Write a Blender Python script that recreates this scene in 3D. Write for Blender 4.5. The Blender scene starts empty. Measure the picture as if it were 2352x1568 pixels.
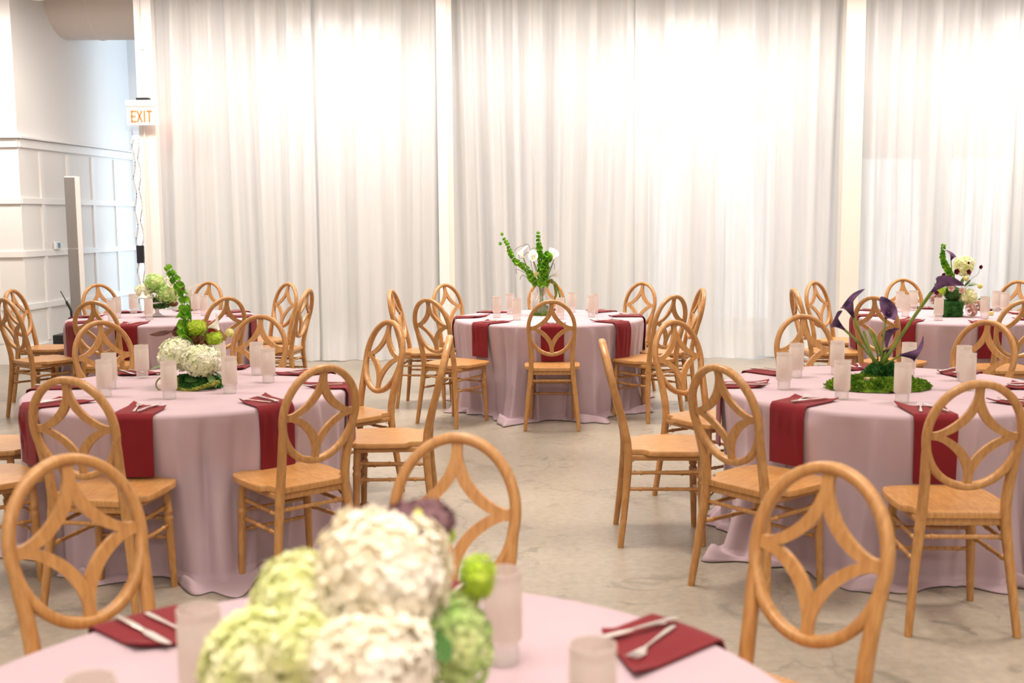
import bpy, bmesh, math, random
import numpy as np
from mathutils import Vector, Matrix
PI = math.pi
D = bpy.data
COL = bpy.context.scene.collection
SC = bpy.context.scene

# ------------------------------------------------------------------ camera
F_PX, PITCH, ROLL, CAM_H = 2494.1, 0.11242, -0.00785, 1.5273
cR, sR = math.cos(ROLL), math.sin(ROLL)
_R = Vector((1, 0, 0)); _U = Vector((0, math.sin(PITCH), math.cos(PITCH))); _F = Vector((0, math.cos(PITCH), -math.sin(PITCH)))
rt = _R * cR + _U * sR; up = _U * cR - _R * sR
cam = D.cameras.new('camera'); camo = D.objects.new('camera', cam); COL.objects.link(camo)
M = Matrix((rt, up, -_F)).transposed().to_4x4(); M.translation = Vector((0, 0, CAM_H)); camo.matrix_world = M
cam.sensor_width = 36; cam.lens = 36 * F_PX / 2352; cam.clip_start = 0.05; cam.clip_end = 200
cam.dof.use_dof = True; cam.dof.focus_distance = 7.2; cam.dof.aperture_fstop = 2.9
SC.camera = camo

# ------------------------------------------------------------------ world and light
w = D.worlds.new('world'); SC.world = w; w.use_nodes = True
bg = w.node_tree.nodes['Background']; bg.inputs[0].default_value = (0.72, 0.86, 1.0, 1); bg.inputs[1].default_value = 4.6
SC.view_settings.view_transform = 'Standard'; SC.view_settings.look = 'None'
SC.view_settings.exposure = 0.0; SC.view_settings.gamma = 1.0; SC.view_settings.use_curve_mapping = False

def area(name, loc, sx, sy, power, col, rot=(0, 0, 0)):
    l = D.lights.new(name, 'AREA'); l.shape = 'RECTANGLE'; l.size = sx; l.size_y = sy; l.energy = power; l.color = col
    o = D.objects.new(name, l); COL.objects.link(o); o.location = loc; o.rotation_euler = rot; return o
def spot(name, loc, target, power, col, ang, blend=0.6, size=0.12):
    l = D.lights.new(name, 'SPOT'); l.energy = power; l.color = col; l.spot_size = math.radians(ang); l.spot_blend = blend; l.shadow_soft_size = size
    o = D.objects.new(name, l); COL.objects.link(o); o.location = loc
    o.rotation_euler = (Vector(target) - Vector(loc)).to_track_quat('-Z', 'Y').to_euler(); return o
WARM = (1.0, 0.90, 0.79)
for (x, y, sx, sy, pw) in ((-3.6, 1.4, 2.0, 2.0, 72), (0, 1.4, 2.0, 2.0, 72), (3.6, 1.4, 2.0, 2.0, 72),
                           (-3.6, 5.2, 1.1, 1.1, 66), (0, 5.2, 1.1, 1.1, 66), (3.6, 5.2, 1.1, 1.1, 66),
                           (-3.6, 8.8, 1.1, 1.1, 78), (0, 8.8, 1.1, 1.1, 78), (3.6, 8.8, 1.1, 1.1, 78)):
    l_ = area('ceiling_and_fill_light', (x, y, 4.15), sx, sy, pw, WARM); l_.data.spread = math.radians(112)
for x in (-4.2, -1.4, 1.4, 4.2):
    area('ceiling_and_fill_light', (x, -2.0, 3.5), 1.2, 1.2, 48, WARM, (math.radians(25), 0, 0))  # fill lamps added behind the camera to lift surfaces facing it
area('curtain_fill_light', (0, 10.15, 4.1), 14.5, 0.5, 385, (1.0, 0.93, 0.86), (math.radians(38), 0, 0))  # unseen strip lamp, added to brighten the curtains
for x in (-5.6, -1.75, 1.85, 5.5):
    spot('track_spot', (x, 9.6, 4.2), (x, 11.75, 2.75), 165, (1.0, 0.93, 0.86), 52, 0.9)

# ------------------------------------------------------------------ pixel of the photograph + depth -> point
def ray(x, y): return _F + rt * ((x - 1176) / F_PX) - up * ((y - 784) / F_PX)
def at(x, y, Y):
    d = ray(x, y); return d * (Y / d.y) + Vector((0, 0, CAM_H))

# ------------------------------------------------------------------ materials
def mat(name):
    m = D.materials.new(name); m.use_nodes = True
    return m, m.node_tree.nodes, m.node_tree.links, m.node_tree.nodes['Principled BSDF']
def plain(name, col, rough=0.6, metal=0.0, spec=None, var=0.0, scale=8, bump=0.0, bscale=60, emit=None, est=0):
    m, n, l, b = mat(name)
    b.inputs['Base Color'].default_value = (*col, 1); b.inputs['Roughness'].default_value = rough; b.inputs['Metallic'].default_value = metal
    if spec is not None: b.inputs['Specular IOR Level'].default_value = spec
    if var or bump:
        tc = n.new('ShaderNodeTexCoord')
    if var:
        t = n.new('ShaderNodeTexNoise'); t.inputs['Scale'].default_value = scale; l.new(tc.outputs['Object'], t.inputs['Vector'])
        mx = n.new('ShaderNodeMix'); mx.data_type = 'RGBA'; l.new(t.outputs['Fac'], mx.inputs['Factor'])
        mx.inputs[6].default_value = (*[c * (1 - var) for c in col], 1); mx.inputs[7].default_value = (*[min(1, c * (1 + var)) for c in col], 1)
        l.new(mx.outputs[2], b.inputs['Base Color'])
    if bump:
        t = n.new('ShaderNodeTexNoise'); t.inputs['Scale'].default_value = bscale; l.new(tc.outputs['Object'], t.inputs['Vector'])
        bp = n.new('ShaderNodeBump'); bp.inputs['Strength'].default_value = bump; bp.inputs['Distance'].default_value = 0.004
        l.new(t.outputs['Fac'], bp.inputs['Height']); l.new(bp.outputs[0], b.inputs['Normal'])
    if emit: b.inputs['Emission Color'].default_value = (*emit, 1); b.inputs['Emission Strength'].default_value = est
    return m
def ramp2(n, l, src, p0, c0, p1, c1):
    r = n.new('ShaderNodeValToRGB'); r.color_ramp.elements[0].position = p0; r.color_ramp.elements[0].color = (*c0, 1)
    r.color_ramp.elements[1].position = p1; r.color_ramp.elements[1].color = (*c1, 1); l.new(src, r.inputs[0]); return r

def wood_mat():
    m, n, l, b = mat('oak_wood')
    tc = n.new('ShaderNodeTexCoord'); mp = n.new('ShaderNodeMapping'); mp.inputs['Scale'].default_value = (26, 5, 5)
    l.new(tc.outputs['Object'], mp.inputs['Vector'])
    t = n.new('ShaderNodeTexNoise'); t.inputs['Scale'].default_value = 3; t.inputs['Detail'].default_value = 6; t.inputs['Distortion'].default_value = 0.8
    l.new(mp.outputs[0], t.inputs['Vector'])
    r = ramp2(n, l, t.outputs['Fac'], 0.3, (0.38, 0.172, 0.050), 0.7, (0.53, 0.275, 0.095)); l.new(r.outputs[0], b.inputs['Base Color'])
    b.inputs['Roughness'].default_value = 0.38; b.inputs['Coat Weight'].default_value = 0.15; b.inputs['Coat Roughness'].default_value = 0.25
    return m
def cloth_mat(name, c0, c1, rough=0.9, scale=180, sheen=0.1):
    m, n, l, b = mat(name)
    tc = n.new('ShaderNodeTexCoord')
    t = n.new('ShaderNodeTexNoise'); t.inputs['Scale'].default_value = 2.5; t.inputs['Detail'].default_value = 3; l.new(tc.outputs['Object'], t.inputs['Vector'])
    r = ramp2(n, l, t.outputs['Fac'], 0.3, c0, 0.7, c1); l.new(r.outputs[0], b.inputs['Base Color'])
    b.inputs['Roughness'].default_value = rough; b.inputs['Sheen Weight'].default_value = sheen; b.inputs['Specular IOR Level'].default_value = 0.15
    t2 = n.new('ShaderNodeTexNoise'); t2.inputs['Scale'].default_value = scale; l.new(tc.outputs['Object'], t2.inputs['Vector'])
    bp = n.new('ShaderNodeBump'); bp.inputs['Strength'].default_value = 0.12; bp.inputs['Distance'].default_value = 0.002
    l.new(t2.outputs['Fac'], bp.inputs['Height']); l.new(bp.outputs[0], b.inputs['Normal'])
    return m
def curtain_mat():
    m, n, l, b = mat('sheer_voile'); out = n['Material Output']; n.remove(b)
    tc = n.new('ShaderNodeTexCoord'); mp = n.new('ShaderNodeMapping'); mp.inputs['Scale'].default_value = (1, 1, 0.03); l.new(tc.outputs['Object'], mp.inputs['Vector'])
    t = n.new('ShaderNodeTexNoise'); t.inputs['Scale'].default_value = 22; t.inputs['Detail'].default_value = 3; l.new(mp.outputs[0], t.inputs['Vector'])
    r = ramp2(n, l, t.outputs['Fac'], 0.35, (0.84, 0.835, 0.83), 0.6, (0.955, 0.935, 0.915))
    df = n.new('ShaderNodeBsdfDiffuse'); tr = n.new('ShaderNodeBsdfTranslucent'); tp = n.new('ShaderNodeBsdfTransparent')
    l.new(r.outputs[0], df.inputs[0]); tr.inputs[0].default_value = (0.88, 0.9, 0.93, 1)
    m1 = n.new('ShaderNodeMixShader'); m1.inputs[0].default_value = 0.32; l.new(df.outputs[0], m1.inputs[1]); l.new(tr.outputs[0], m1.inputs[2])
    m2 = n.new('ShaderNodeMixShader'); l.new(m1.outputs[0], m2.inputs[1]); l.new(tp.outputs[0], m2.inputs[2])
    mr = n.new('ShaderNodeMapRange'); mr.inputs[1].default_value = 0.3; mr.inputs[2].default_value = 0.7; mr.inputs[3].default_value = 0.02; mr.inputs[4].default_value = 0.13
    l.new(t.outputs['Fac'], mr.inputs[0]); l.new(mr.outputs[0], m2.inputs[0]); l.new(m2.outputs[0], out.inputs[0])
    return m
def frost_mat():
    m, n, l, b = mat('frosted_glass'); out = n['Material Output']; n.remove(b)
    df = n.new('ShaderNodeBsdfTranslucent'); df.inputs[0].default_value = (0.88, 0.83, 0.79, 1)
    d2 = n.new('ShaderNodeBsdfDiffuse'); d2.inputs[0].default_value = (0.82, 0.77, 0.73, 1)
    tp = n.new('ShaderNodeBsdfTransparent'); tp.inputs[0].default_value = (0.95, 0.9, 0.87, 1)
    gl = n.new('ShaderNodeBsdfGlossy'); gl.inputs['Roughness'].default_value = 0.3
    a = n.new('ShaderNodeMixShader'); a.inputs[0].default_value = 0.5; l.new(df.outputs[0], a.inputs[1]); l.new(d2.outputs[0], a.inputs[2])
    c = n.new('ShaderNodeMixShader'); c.inputs[0].default_value = 0.42; l.new(a.outputs[0], c.inputs[1]); l.new(tp.outputs[0], c.inputs[2])
    e = n.new('ShaderNodeMixShader'); e.inputs[0].default_value = 0.05; l.new(c.outputs[0], e.inputs[1]); l.new(gl.outputs[0], e.inputs[2])
    l.new(e.outputs[0], out.inputs[0]); return m
def clear_mat(name='clear_glass', k=0.8, tint=(0.98, 0.96, 0.94)):
    m, n, l, b = mat(name); out = n['Material Output']; n.remove(b)
    tp = n.new('ShaderNodeBsdfTransparent'); tp.inputs[0].default_value = (*tint, 1)
    gl = n.new('ShaderNodeBsdfGlossy'); gl.inputs['Roughness'].default_value = 0.06; fr = n.new('ShaderNodeFresnel'); fr.inputs[0].default_value = 1.45
    df = n.new('ShaderNodeBsdfDiffuse'); df.inputs[0].default_value = (0.9, 0.87, 0.84, 1)
    a = n.new('ShaderNodeMixShader'); a.inputs[0].default_value = k; l.new(df.outputs[0], a.inputs[1]); l.new(tp.outputs[0], a.inputs[2])
    c = n.new('ShaderNodeMixShader'); fm = n.new('ShaderNodeMath'); fm.operation = 'MULTIPLY'; fm.inputs[1].default_value = .35; l.new(fr.outputs[0], fm.inputs[0]); l.new(fm.outputs[0], c.inputs[0]); l.new(a.outputs[0], c.inputs[1]); l.new(gl.outputs[0], c.inputs[2])
    l.new(c.outputs[0], out.inputs[0]); return m
def petal_mat(name, c0, c1, scale=9, trans=0.25):
    m, n, l, b = mat(name); out = n['Material Output']
    tc = n.new('ShaderNodeTexCoord'); t = n.new('ShaderNodeTexNoise'); t.inputs['Scale'].default_value = scale; t.inputs['Detail'].default_value = 4
    l.new(tc.outputs['Object'], t.inputs['Vector']); r = ramp2(n, l, t.outputs['Fac'], 0.35, c0, 0.65, c1)
    l.new(r.outputs[0], b.inputs['Base Color']); b.inputs['Roughness'].default_value = 0.7; b.inputs['Specular IOR Level'].default_value = 0.2
    tr = n.new('ShaderNodeBsdfTranslucent'); l.new(r.outputs[0], tr.inputs[0])
    mx = n.new('ShaderNodeMixShader'); mx.inputs[0].default_value = trans; l.new(b.outputs[0], mx.inputs[1]); l.new(tr.outputs[0], mx.inputs[2]); l.new(mx.outputs[0], out.inputs[0])
    return m
def floor_mat():
    m, n, l, b = mat('polished_concrete')
    tc = n.new('ShaderNodeTexCoord')
    def noise(s, det, dist=0, rough=0.55):
        t = n.new('ShaderNodeTexNoise'); t.inputs['Scale'].default_value = s; t.inputs['Detail'].default_value = det; t.inputs['Distortion'].default_value = dist
        t.inputs['Roughness'].default_value = rough; l.new(tc.outputs['Object'], t.inputs['Vector']); return t
    a = noise(0.8, 6, 0.5); r1 = ramp2(n, l, a.outputs['Fac'], 0.35, (0.265, 0.229, 0.186), 0.68, (0.395, 0.342, 0.278))
    b2 = noise(3.2, 8, 1.2, 0.65); r2 = ramp2(n, l, b2.outputs['Fac'], 0.57, (0, 0, 0), 0.64, (1, 1, 1))
    mx = n.new('ShaderNodeMix'); mx.data_type = 'RGBA'; sc = n.new('ShaderNodeMath'); sc.operation = 'MULTIPLY'; sc.inputs[1].default_value = 0.48
    l.new(r2.outputs[0], sc.inputs[0]); l.new(sc.outputs[0], mx.inputs['Factor']); l.new(r1.outputs[0], mx.inputs[6]); mx.inputs[7].default_value = (0.13, 0.12, 0.10, 1)
    c = noise(26, 6); r3 = ramp2(n, l, c.outputs['Fac'], 0.3, (0.86, 0.86, 0.86), 0.7, (1.08, 1.08, 1.08))
    m2 = n.new('ShaderNodeMix'); m2.data_type = 'RGBA'; m2.blend_type = 'MULTIPLY'; m2.inputs['Factor'].default_value = 1
    l.new(mx.outputs[2], m2.inputs[6]); l.new(r3.outputs[0], m2.inputs[7])
    v = n.new('ShaderNodeTexVoronoi'); v.feature = 'DISTANCE_TO_EDGE'; v.inputs['Scale'].default_value = 0.45
    wn = n.new('ShaderNodeVectorMath'); wn.operation = 'ADD'; l.new(tc.outputs['Object'], wn.inputs[0]); cc = noise(2, 5); l.new(cc.outputs['Color'], wn.inputs[1]); l.new(wn.outputs[0], v.inputs['Vector'])
    r4 = ramp2(n, l, v.outputs['Distance'], 0.0, (0.8, 0.8, 0.8), 0.006, (1, 1, 1))
    m3 = n.new('ShaderNodeMix'); m3.data_type = 'RGBA'; m3.blend_type = 'MULTIPLY'; m3.inputs['Factor'].default_value = 1
    l.new(m2.outputs[2], m3.inputs[6]); l.new(r4.outputs[0], m3.inputs[7]); l.new(m3.outputs[2], b.inputs['Base Color'])
    rr = n.new('ShaderNodeMapRange'); rr.inputs[3].default_value = 0.22; rr.inputs[4].default_value = 0.42; l.new(a.outputs['Fac'], rr.inputs[0]); l.new(rr.outputs[0], b.inputs['Roughness'])
    b.inputs['Specular IOR Level'].default_value = 0.4
    return m

MW = wood_mat()
M_LINEN = cloth_mat('mauve_linen', (0.425, 0.315, 0.36), (0.485, 0.365, 0.405))
M_NAP = cloth_mat('burgundy_linen', (0.15, 0.010, 0.015), (0.195, 0.015, 0.021), sheen=0.1, scale=300)
M_CURT = curtain_mat(); M_FROST = frost_mat(); M_CLEAR = clear_mat(k=0.62, tint=(1, .99, .98))
M_VASE = clear_mat('vase_glass', 0.9, (0.985, 0.99, 0.985))
M_STEEL = plain('cutlery_steel', (0.86, 0.83, 0.80), 0.22, 1.0)
M_WALL = plain('white_wall_paint', (0.84, 0.82, 0.80), 0.7, var=0.02, scale=1.5)
M_TRIM = plain('white_trim_paint', (0.87, 0.85, 0.83), 0.45, var=0.015, scale=3)
M_POST = plain('cream_post_paint', (0.87, 0.80, 0.72), 0.5, var=0.02, scale=3)
M_WHITEPOST = plain('white_post_paint', (0.90, 0.87, 0.85), 0.5, var=0.02, scale=3)
M_CEIL = plain('white_ceiling_paint', (0.72, 0.68, 0.64), 0.9, var=0.03, scale=1)
M_DUCT = plain('painted_duct', (0.74, 0.66, 0.60), 0.5, var=0.03, scale=2)
M_FLOOR = floor_mat()
M_BRASS = plain('brass_bolt', (0.75, 0.6, 0.4), 0.35, 1.0)
M_DARK = plain('black_plastic', (0.02, 0.02, 0.022), 0.5, var=0.1)
M_GREYP = plain('grey_speaker_grille', (0.30, 0.285, 0.28), 0.8, var=0.06, scale=40)
M_WHITEP = plain('white_plastic', (0.85, 0.84, 0.82), 0.4, var=0.02)
M_SCREEN = plain('blue_screen', (0.12, 0.3, 0.5), 0.2, var=0.05)
M_SIGN = plain('sign_face', (0.9, 0.88, 0.86), 0.4, emit=(1, 0.93, 0.9), est=0.35, var=0.01)
M_EXIT = plain('exit_letters', (0.9, 0.2, 0.08), 0.4, emit=(1.0, 0.22, 0.06), est=0.75, var=0.01)
M_STEM = petal_mat('green_stem', (0.14, 0.22, 0.03), (0.30, 0.38, 0.10), 12, 0.1)
M_BELL = petal_mat('bells_green', (0.07, 0.30, 0.015), (0.36, 0.68, 0.06), 20, 0.35)
M_LEAF = petal_mat('leaf_green', (0.03, 0.10, 0.02), (0.09, 0.20, 0.05), 14, 0.15)
M_PALELEAF = petal_mat('pale_leaf', (0.14, 0.26, 0.09), (0.30, 0.42, 0.18), 14, 0.2)
M_HYW = petal_mat('white_hydrangea', (0.80, 0.84, 0.55), (0.95, 0.93, 0.82), 14, 0.3)
M_HYC = petal_mat('cream_hydrangea', (0.92, 0.84, 0.66), (1.0, 0.96, 0.88), 10, 0.3)
M_HYG = petal_mat('green_hydrangea', (0.34, 0.58, 0.14), (0.76, 0.82, 0.42), 12, 0.3)
M_HYY = petal_mat('cream_green_hydrangea', (0.74, 0.78, 0.34), (0.96, 0.93, 0.72), 16, 0.3)
M_VIB = petal_mat('lime_viburnum', (0.38, 0.58, 0.02), (0.66, 0.80, 0.12), 30, 0.3)
M_BROWN = petal_mat('brown_hydrangea', (0.12, 0.05, 0.02), (0.28, 0.13, 0.06), 24, 0.1)
M_BRLEAF = petal_mat('brown_leaf', (0.06, 0.018, 0.014), (0.13, 0.05, 0.035), 24, 0.1)
M_CALW = petal_mat('white_calla', (0.90, 0.86, 0.78), (0.98, 0.95, 0.92), 5, 0.3)
M_CALP = petal_mat('purple_calla', (0.035, 0.018, 0.05), (0.20, 0.10, 0.21), 16, 0.15)
M_YEL = petal_mat('yellow_ball', (0.78, 0.74, 0.22), (0.92, 0.88, 0.45), 30, 0.2)
M_RED = petal_mat('dark_red_petals', (0.07, 0.006, 0.02), (0.20, 0.02, 0.05), 30, 0.15)
M_ROSE = petal_mat('dusty_rose', (0.62, 0.36, 0.30), (0.82, 0.60, 0.52), 20, 0.25)
M_TWIG = plain('brown_twig', (0.10, 0.06, 0.05), 0.8, var=0.2, scale=30)
M_MOSS = petal_mat('green_moss', (0.05, 0.16, 0.01), (0.24, 0.38, 0.03), 22, 0.1)
M_MOSSD = petal_mat('dark_green_moss', (0.02, 0.10, 0.02), (0.07, 0.24, 0.05), 22, 0.1)
M_AMA = petal_mat('amaranthus', (0.26, 0.30, 0.04), (0.50, 0.52, 0.12), 30, 0.2)

# ------------------------------------------------------------------ mesh helpers
class MB:
    def __init__(s): s.v = []; s.f = []
    def add(s, v, f):
        k = len(s.v); s.v += [tuple(p) for p in v]; s.f += [tuple(i + k for i in q) for q in f]
    def box(s, c, d, R=None):
        x, y, z = [k / 2 for k in d]
        P = [Vector((a * x, b * y, e * z)) for a, b, e in ((-1,-1,-1),(1,-1,-1),(1,1,-1),(-1,1,-1),(-1,-1,1),(1,-1,1),(1,1,1),(-1,1,1))]
        if R is not None: P = [R @ p for p in P]
        s.add([p + Vector(c) for p in P], [(0,3,2,1),(4,5,6,7),(0,1,5,4),(1,2,6,5),(2,3,7,6),(3,0,4,7)])
    def sweep(s, pts, rad, seg=8, closed=False, up=Vector((0, 0, 1)), sq=2.0):
        """rad: list of (a along side, b along normal); cross-section superellipse"""
        pts = [Vector(p) for p in pts]; n = len(pts); base = len(s.v)
        for i, p in enumerate(pts):
            if closed: t = pts[(i + 1) % n] - pts[i - 1]
            else: t = pts[min(i + 1, n - 1)] - pts[max(i - 1, 0)]
            t.normalize(); a = t.cross(up)
            if a.length < 1e-4: a = t.cross(Vector((1, 0, 0)))
            a.normalize(); b = a.cross(t)
            r = rad[i] if isinstance(rad, list) else rad
            ra, rb = r if isinstance(r, tuple) else (r, r)
            for k in range(seg):
                q = 2 * PI * (k + 0.5) / seg; c, d = math.cos(q), math.sin(q)
                c = math.copysign(abs(c) ** (2 / sq), c); d = math.copysign(abs(d) ** (2 / sq), d)
                s.v.append(tuple(p + a * (ra * c) + b * (rb * d)))
        m = n if closed else n - 1
        for i in range(m):
            j = (i + 1) % n
            for k in range(seg):
                k2 = (k + 1) % seg
                s.f.append((base + i * seg + k, base + i * seg + k2, base + j * seg + k2, base + j * seg + k))
        if not closed:
            s.f.append(tuple(base + k for k in range(seg - 1, -1, -1))); s.f.append(tuple(base + (n - 1) * seg + k for k in range(seg)))
    def lathe(s, prof, seg=20, c=(0, 0, 0), rib=0, ribn=20, cap0=True, cap1=False):
        base = len(s.v); n = len(prof)
        for r, z in prof:
            for k in range(seg):
                q = 2 * PI * k / seg; rr = r * (1 + rib * math.cos(ribn * q)); s.v.append((c[0] + rr * math.cos(q), c[1] + rr * math.sin(q), c[2] + z))
        for i in range(n - 1):
            for k in range(seg):
                k2 = (k + 1) % seg; s.f.append((base + i * seg + k, base + i * seg + k2, base + (i + 1) * seg + k2, base + (i + 1) * seg + k))
        if cap0: s.f.append(tuple(base + k for k in range(seg - 1, -1, -1)))
        if cap1: s.f.append(tuple(base + (n - 1) * seg + k for k in range(seg)))
    def grid(s, nu, nv, fn, wrap=False):
        base = len(s.v)
        for i in range(nu):
            for j in range(nv): s.v.append(tuple(fn(i, j)))
        for i in range(nu if wrap else nu - 1):
            i2 = (i + 1) % nu
            for j in range(nv - 1): s.f.append((base + i * nv + j, base + i2 * nv + j, base + i2 * nv + j + 1, base + i * nv + j + 1))
    def build(s, name, m, parent=None, smooth=True, bevel=0, loc=None, angle=40):
        me = D.meshes.new(name); me.from_pydata(s.v, [], s.f); me.materials.append(m)
        bm = bmesh.new(); bm.from_mesh(me); bmesh.ops.recalc_face_normals(bm, faces=bm.faces)
        if bevel: bmesh.ops.bevel(bm, geom=[e for e in bm.edges if len(e.link_faces) == 2 and e.calc_face_angle(0) > 0.6], offset=bevel, segments=2, affect='EDGES', profile=0.6)
        if smooth:
            for f in bm.faces: f.smooth = True
            for e in bm.edges:
                if len(e.link_faces) == 2 and e.calc_face_angle(0) > math.radians(angle): e.smooth = False
        bm.to_mesh(me); bm.free()
        o = D.objects.new(name, me); COL.objects.link(o)
        if parent: o.parent = parent
        if loc is not None: o.location = loc
        return o
def tag(o, label=None, cat=None, group=None, kind=None):
    if label: o['label'] = label
    if cat: o['category'] = cat
    if group: o['group'] = group
    if kind: o['kind'] = kind
    return o
def empty(name, loc, rz=0):
    o = D.objects.new(name, None); COL.objects.link(o); o.location = loc; o.rotation_euler = (0, 0, rz); o.empty_display_size = 0.1; return o
def copy_tree(o, parent=None):
    c = o.copy(); COL.objects.link(c); c.parent = parent
    for ch in list(o.children): copy_tree(ch, c)
    return c
def interp(keys, z):
    """smooth interpolation through (z, value) keys"""
    zs = [k[0] for k in keys]; vs = [k[1] for k in keys]; n = len(keys)
    if z <= zs[0]: return vs[0]
    if z >= zs[-1]: return vs[-1]
    i = max(k for k in range(n - 1) if zs[k] <= z); h = zs[i + 1] - zs[i]; t = (z - zs[i]) / h
    def sl(k):
        if k == 0: return (vs[1] - vs[0]) / (zs[1] - zs[0])
        if k == n - 1: return (vs[-1] - vs[-2]) / (zs[-1] - zs[-2])
        return (vs[k + 1] - vs[k - 1]) / (zs[k + 1] - zs[k - 1])
    m0, m1 = sl(i) * h, sl(i + 1) * h
    return (2*t**3-3*t**2+1)*vs[i] + (t**3-2*t**2+t)*m0 + (-2*t**3+3*t**2)*vs[i+1] + (t**3-t**2)*m1
def spline(P, n):
    P = [Vector(p) for p in P]; out = []; k = len(P) - 1
    for i in range(n):
        x = i / (n - 1) * k; j = min(int(x), k - 1); t = x - j
        a, b, c, d = P[max(j - 1, 0)], P[j], P[j + 1], P[min(j + 2, k)]
        out.append(0.5 * ((2 * b) + (c - a) * t + (2 * a - 5 * b + 4 * c - d) * t * t + (3 * b - a - 3 * c + d) * t ** 3))
    return out

# ------------------------------------------------------------------ room shell
X0, X1, Y0, Y1, ZC = -7.6, 7.6, -4.0, 11.75, 4.7
def struct(name, m, boxes, smooth=False, bevel=0):
    b = MB()
    for c, d in boxes: b.box(c, d)
    return tag(b.build(name, m, None, smooth, bevel), kind='structure')
struct('floor', M_FLOOR, [((0, 6, -0.05), (17, 21, 0.1))])
struct('ceiling', M_CEIL, [((0, 6, ZC + 0.05), (17, 21, 0.1))])
struct('wall_right', M_WALL, [((X1 + 0.05, 5, ZC / 2), (0.1, 18, ZC))])
struct('wall_rear', M_WALL, [((0, Y0 - 0.05, ZC / 2), (15.4, 0.1, ZC))])
struct('ceiling_beam', M_CEIL, [((0, 10.8, (3.94 + ZC) / 2), (15.2, 0.2, ZC - 3.94))])
# panelled walls on the left: one facing the room, one running back from the corner
CX, CY = -5.235, 11.70; EX, EY = -4.93, 14.32
struct('wall_left', M_WALL, [((X0 - 0.05, 4, ZC / 2), (0.1, 16, ZC))])
wl = struct('wall_panelled_front', M_WALL, [(((X0 + CX) / 2, CY + 0.07, ZC / 2), (CX - X0, 0.14, ZC))])
RAILS = (0.62, 1.19, 1.76)
b = MB(); b.box(((X0 + CX) / 2, CY - 0.012, 0.10), (CX - X0, 0.024, 0.20)); tag(b.build('baseboard_left', M_TRIM, None, False), kind='structure')
for z in RAILS: 
    b = MB(); b.box(((X0 + CX) / 2, CY - 0.011, z), (CX - X0 + 0.02, 0.022, 0.065)); b.build('rail', M_TRIM, wl, False, 0.003)
b = MB(); b.box(((X0 + CX) / 2, CY - 0.013, 2.37), (CX - X0 + 0.02, 0.026, 0.09)); b.box(((X0 + CX) / 2, CY - 0.03, 2.43), (CX - X0 + 0.06, 0.06, 0.022)); b.build('cap_rail', M_TRIM, wl, False, 0.003)
for x in (-5.53, -6.13, -6.73, -7.33):
    zz = (0.2,) + RAILS + (2.33,)
    for a, c in zip(zz[:-1], zz[1:]):
        b = MB(); b.box((x, CY - 0.009, (a + c) / 2), (0.06, 0.018, c - a - 0.06)); b.build('batten', M_TRIM, wl, False)
# receding wall, built along its own length
L = math.hypot(EX - CX, EY - CY); ang = math.atan2(EY - CY, EX - CX)
wr = empty('wall_panelled_side', (CX, CY, 0), ang); tag(wr, kind='structure')
def wpart(name, c, d, m, bevel=0):
    b = MB(); b.box(c, d); return b.build(name, m, wr, False, bevel)
wpart('plaster', (L / 2, 0.07, ZC / 2), (L, 0.14, ZC), M_WALL)
wpart('baseboard', (L / 2, -0.012, 0.10), (L, 0.024, 0.20), M_TRIM)
for z in RAILS: wpart('rail', (L / 2, -0.011, z), (L, 0.022, 0.065), M_TRIM, 0.003)
b = MB(); b.box((L / 2, -0.013, 2.37), (L, 0.026, 0.09)); b.box((L / 2, -0.03, 2.43), (L + 0.04, 0.06, 0.022)); b.build('cap_rail', M_TRIM, wr, False, 0.003)
for s in (0.42, 0.99, 1.56, 2.13):
    zz = (0.2,) + RAILS + (2.33,)
    for a, c in zip(zz[:-1], zz[1:]): wpart('batten', (s, -0.009, (a + c) / 2), (0.06, 0.018, c - a - 0.06), M_TRIM)
# back wall behind the curtains with tall windows
YB = 13.45
wins = [(1.62, 2.15, 0.05, 2.55), (2.45, 3.25, 0.05, 2.75), (4.15, 5.1, 0.05, 2.3), (5.3, 6.2, 0.05, 2.3)]
xs = sorted([-4.50] + [x for q in wins for x in q[:2]] + [X1]); bx = []
for i in range(len(xs) - 1):
    a, c = xs[i], xs[i + 1]; q = [k for k in wins if abs(k[0] - a) < 1e-6]
    if q: q = q[0]; bx.append((((a + c) / 2, YB, q[2] / 2), (c - a, 0.16, q[2]))); bx.append((((a + c) / 2, YB, (q[3] + ZC) / 2), (c - a, 0.16, ZC - q[3])))
    else: bx.append((((a + c) / 2, YB, ZC / 2), (c - a, 0.16, ZC)))
struct('wall_back', plain('grey_block_wall', (0.70, 0.74, 0.78), 0.9, var=0.03), bx)
struct('wall_alcove', M_WALL, [((-4.5, EY + 0.05, ZC / 2 + 1.35), (0.9, 0.1, ZC - 2.7))])
for i, (a, c, z0, z1) in enumerate(wins):
    wo = empty('window_%d' % (i + 1), ((a + c) / 2, YB, z0)); tag(wo, kind='structure')
    b = MB(); W, H = c - a, z1 - z0
    for cx, cz, dx, dz in ((-W/2+.03, H/2, .06, H), (W/2-.03, H/2, .06, H), (0, .04, W-.12, .08), (0, H-.04, W-.12, .08)): b.box((cx, 0, cz), (dx, .08, dz))
    b.build('window_frame', M_TRIM, wo, False)
    for zc, dz in ((H * .5, H - .1),):
        b = MB(); b.box((0, 0, zc), (W - .12, .008, dz)); b.build('pane', M_CLEAR, wo, False)
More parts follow.
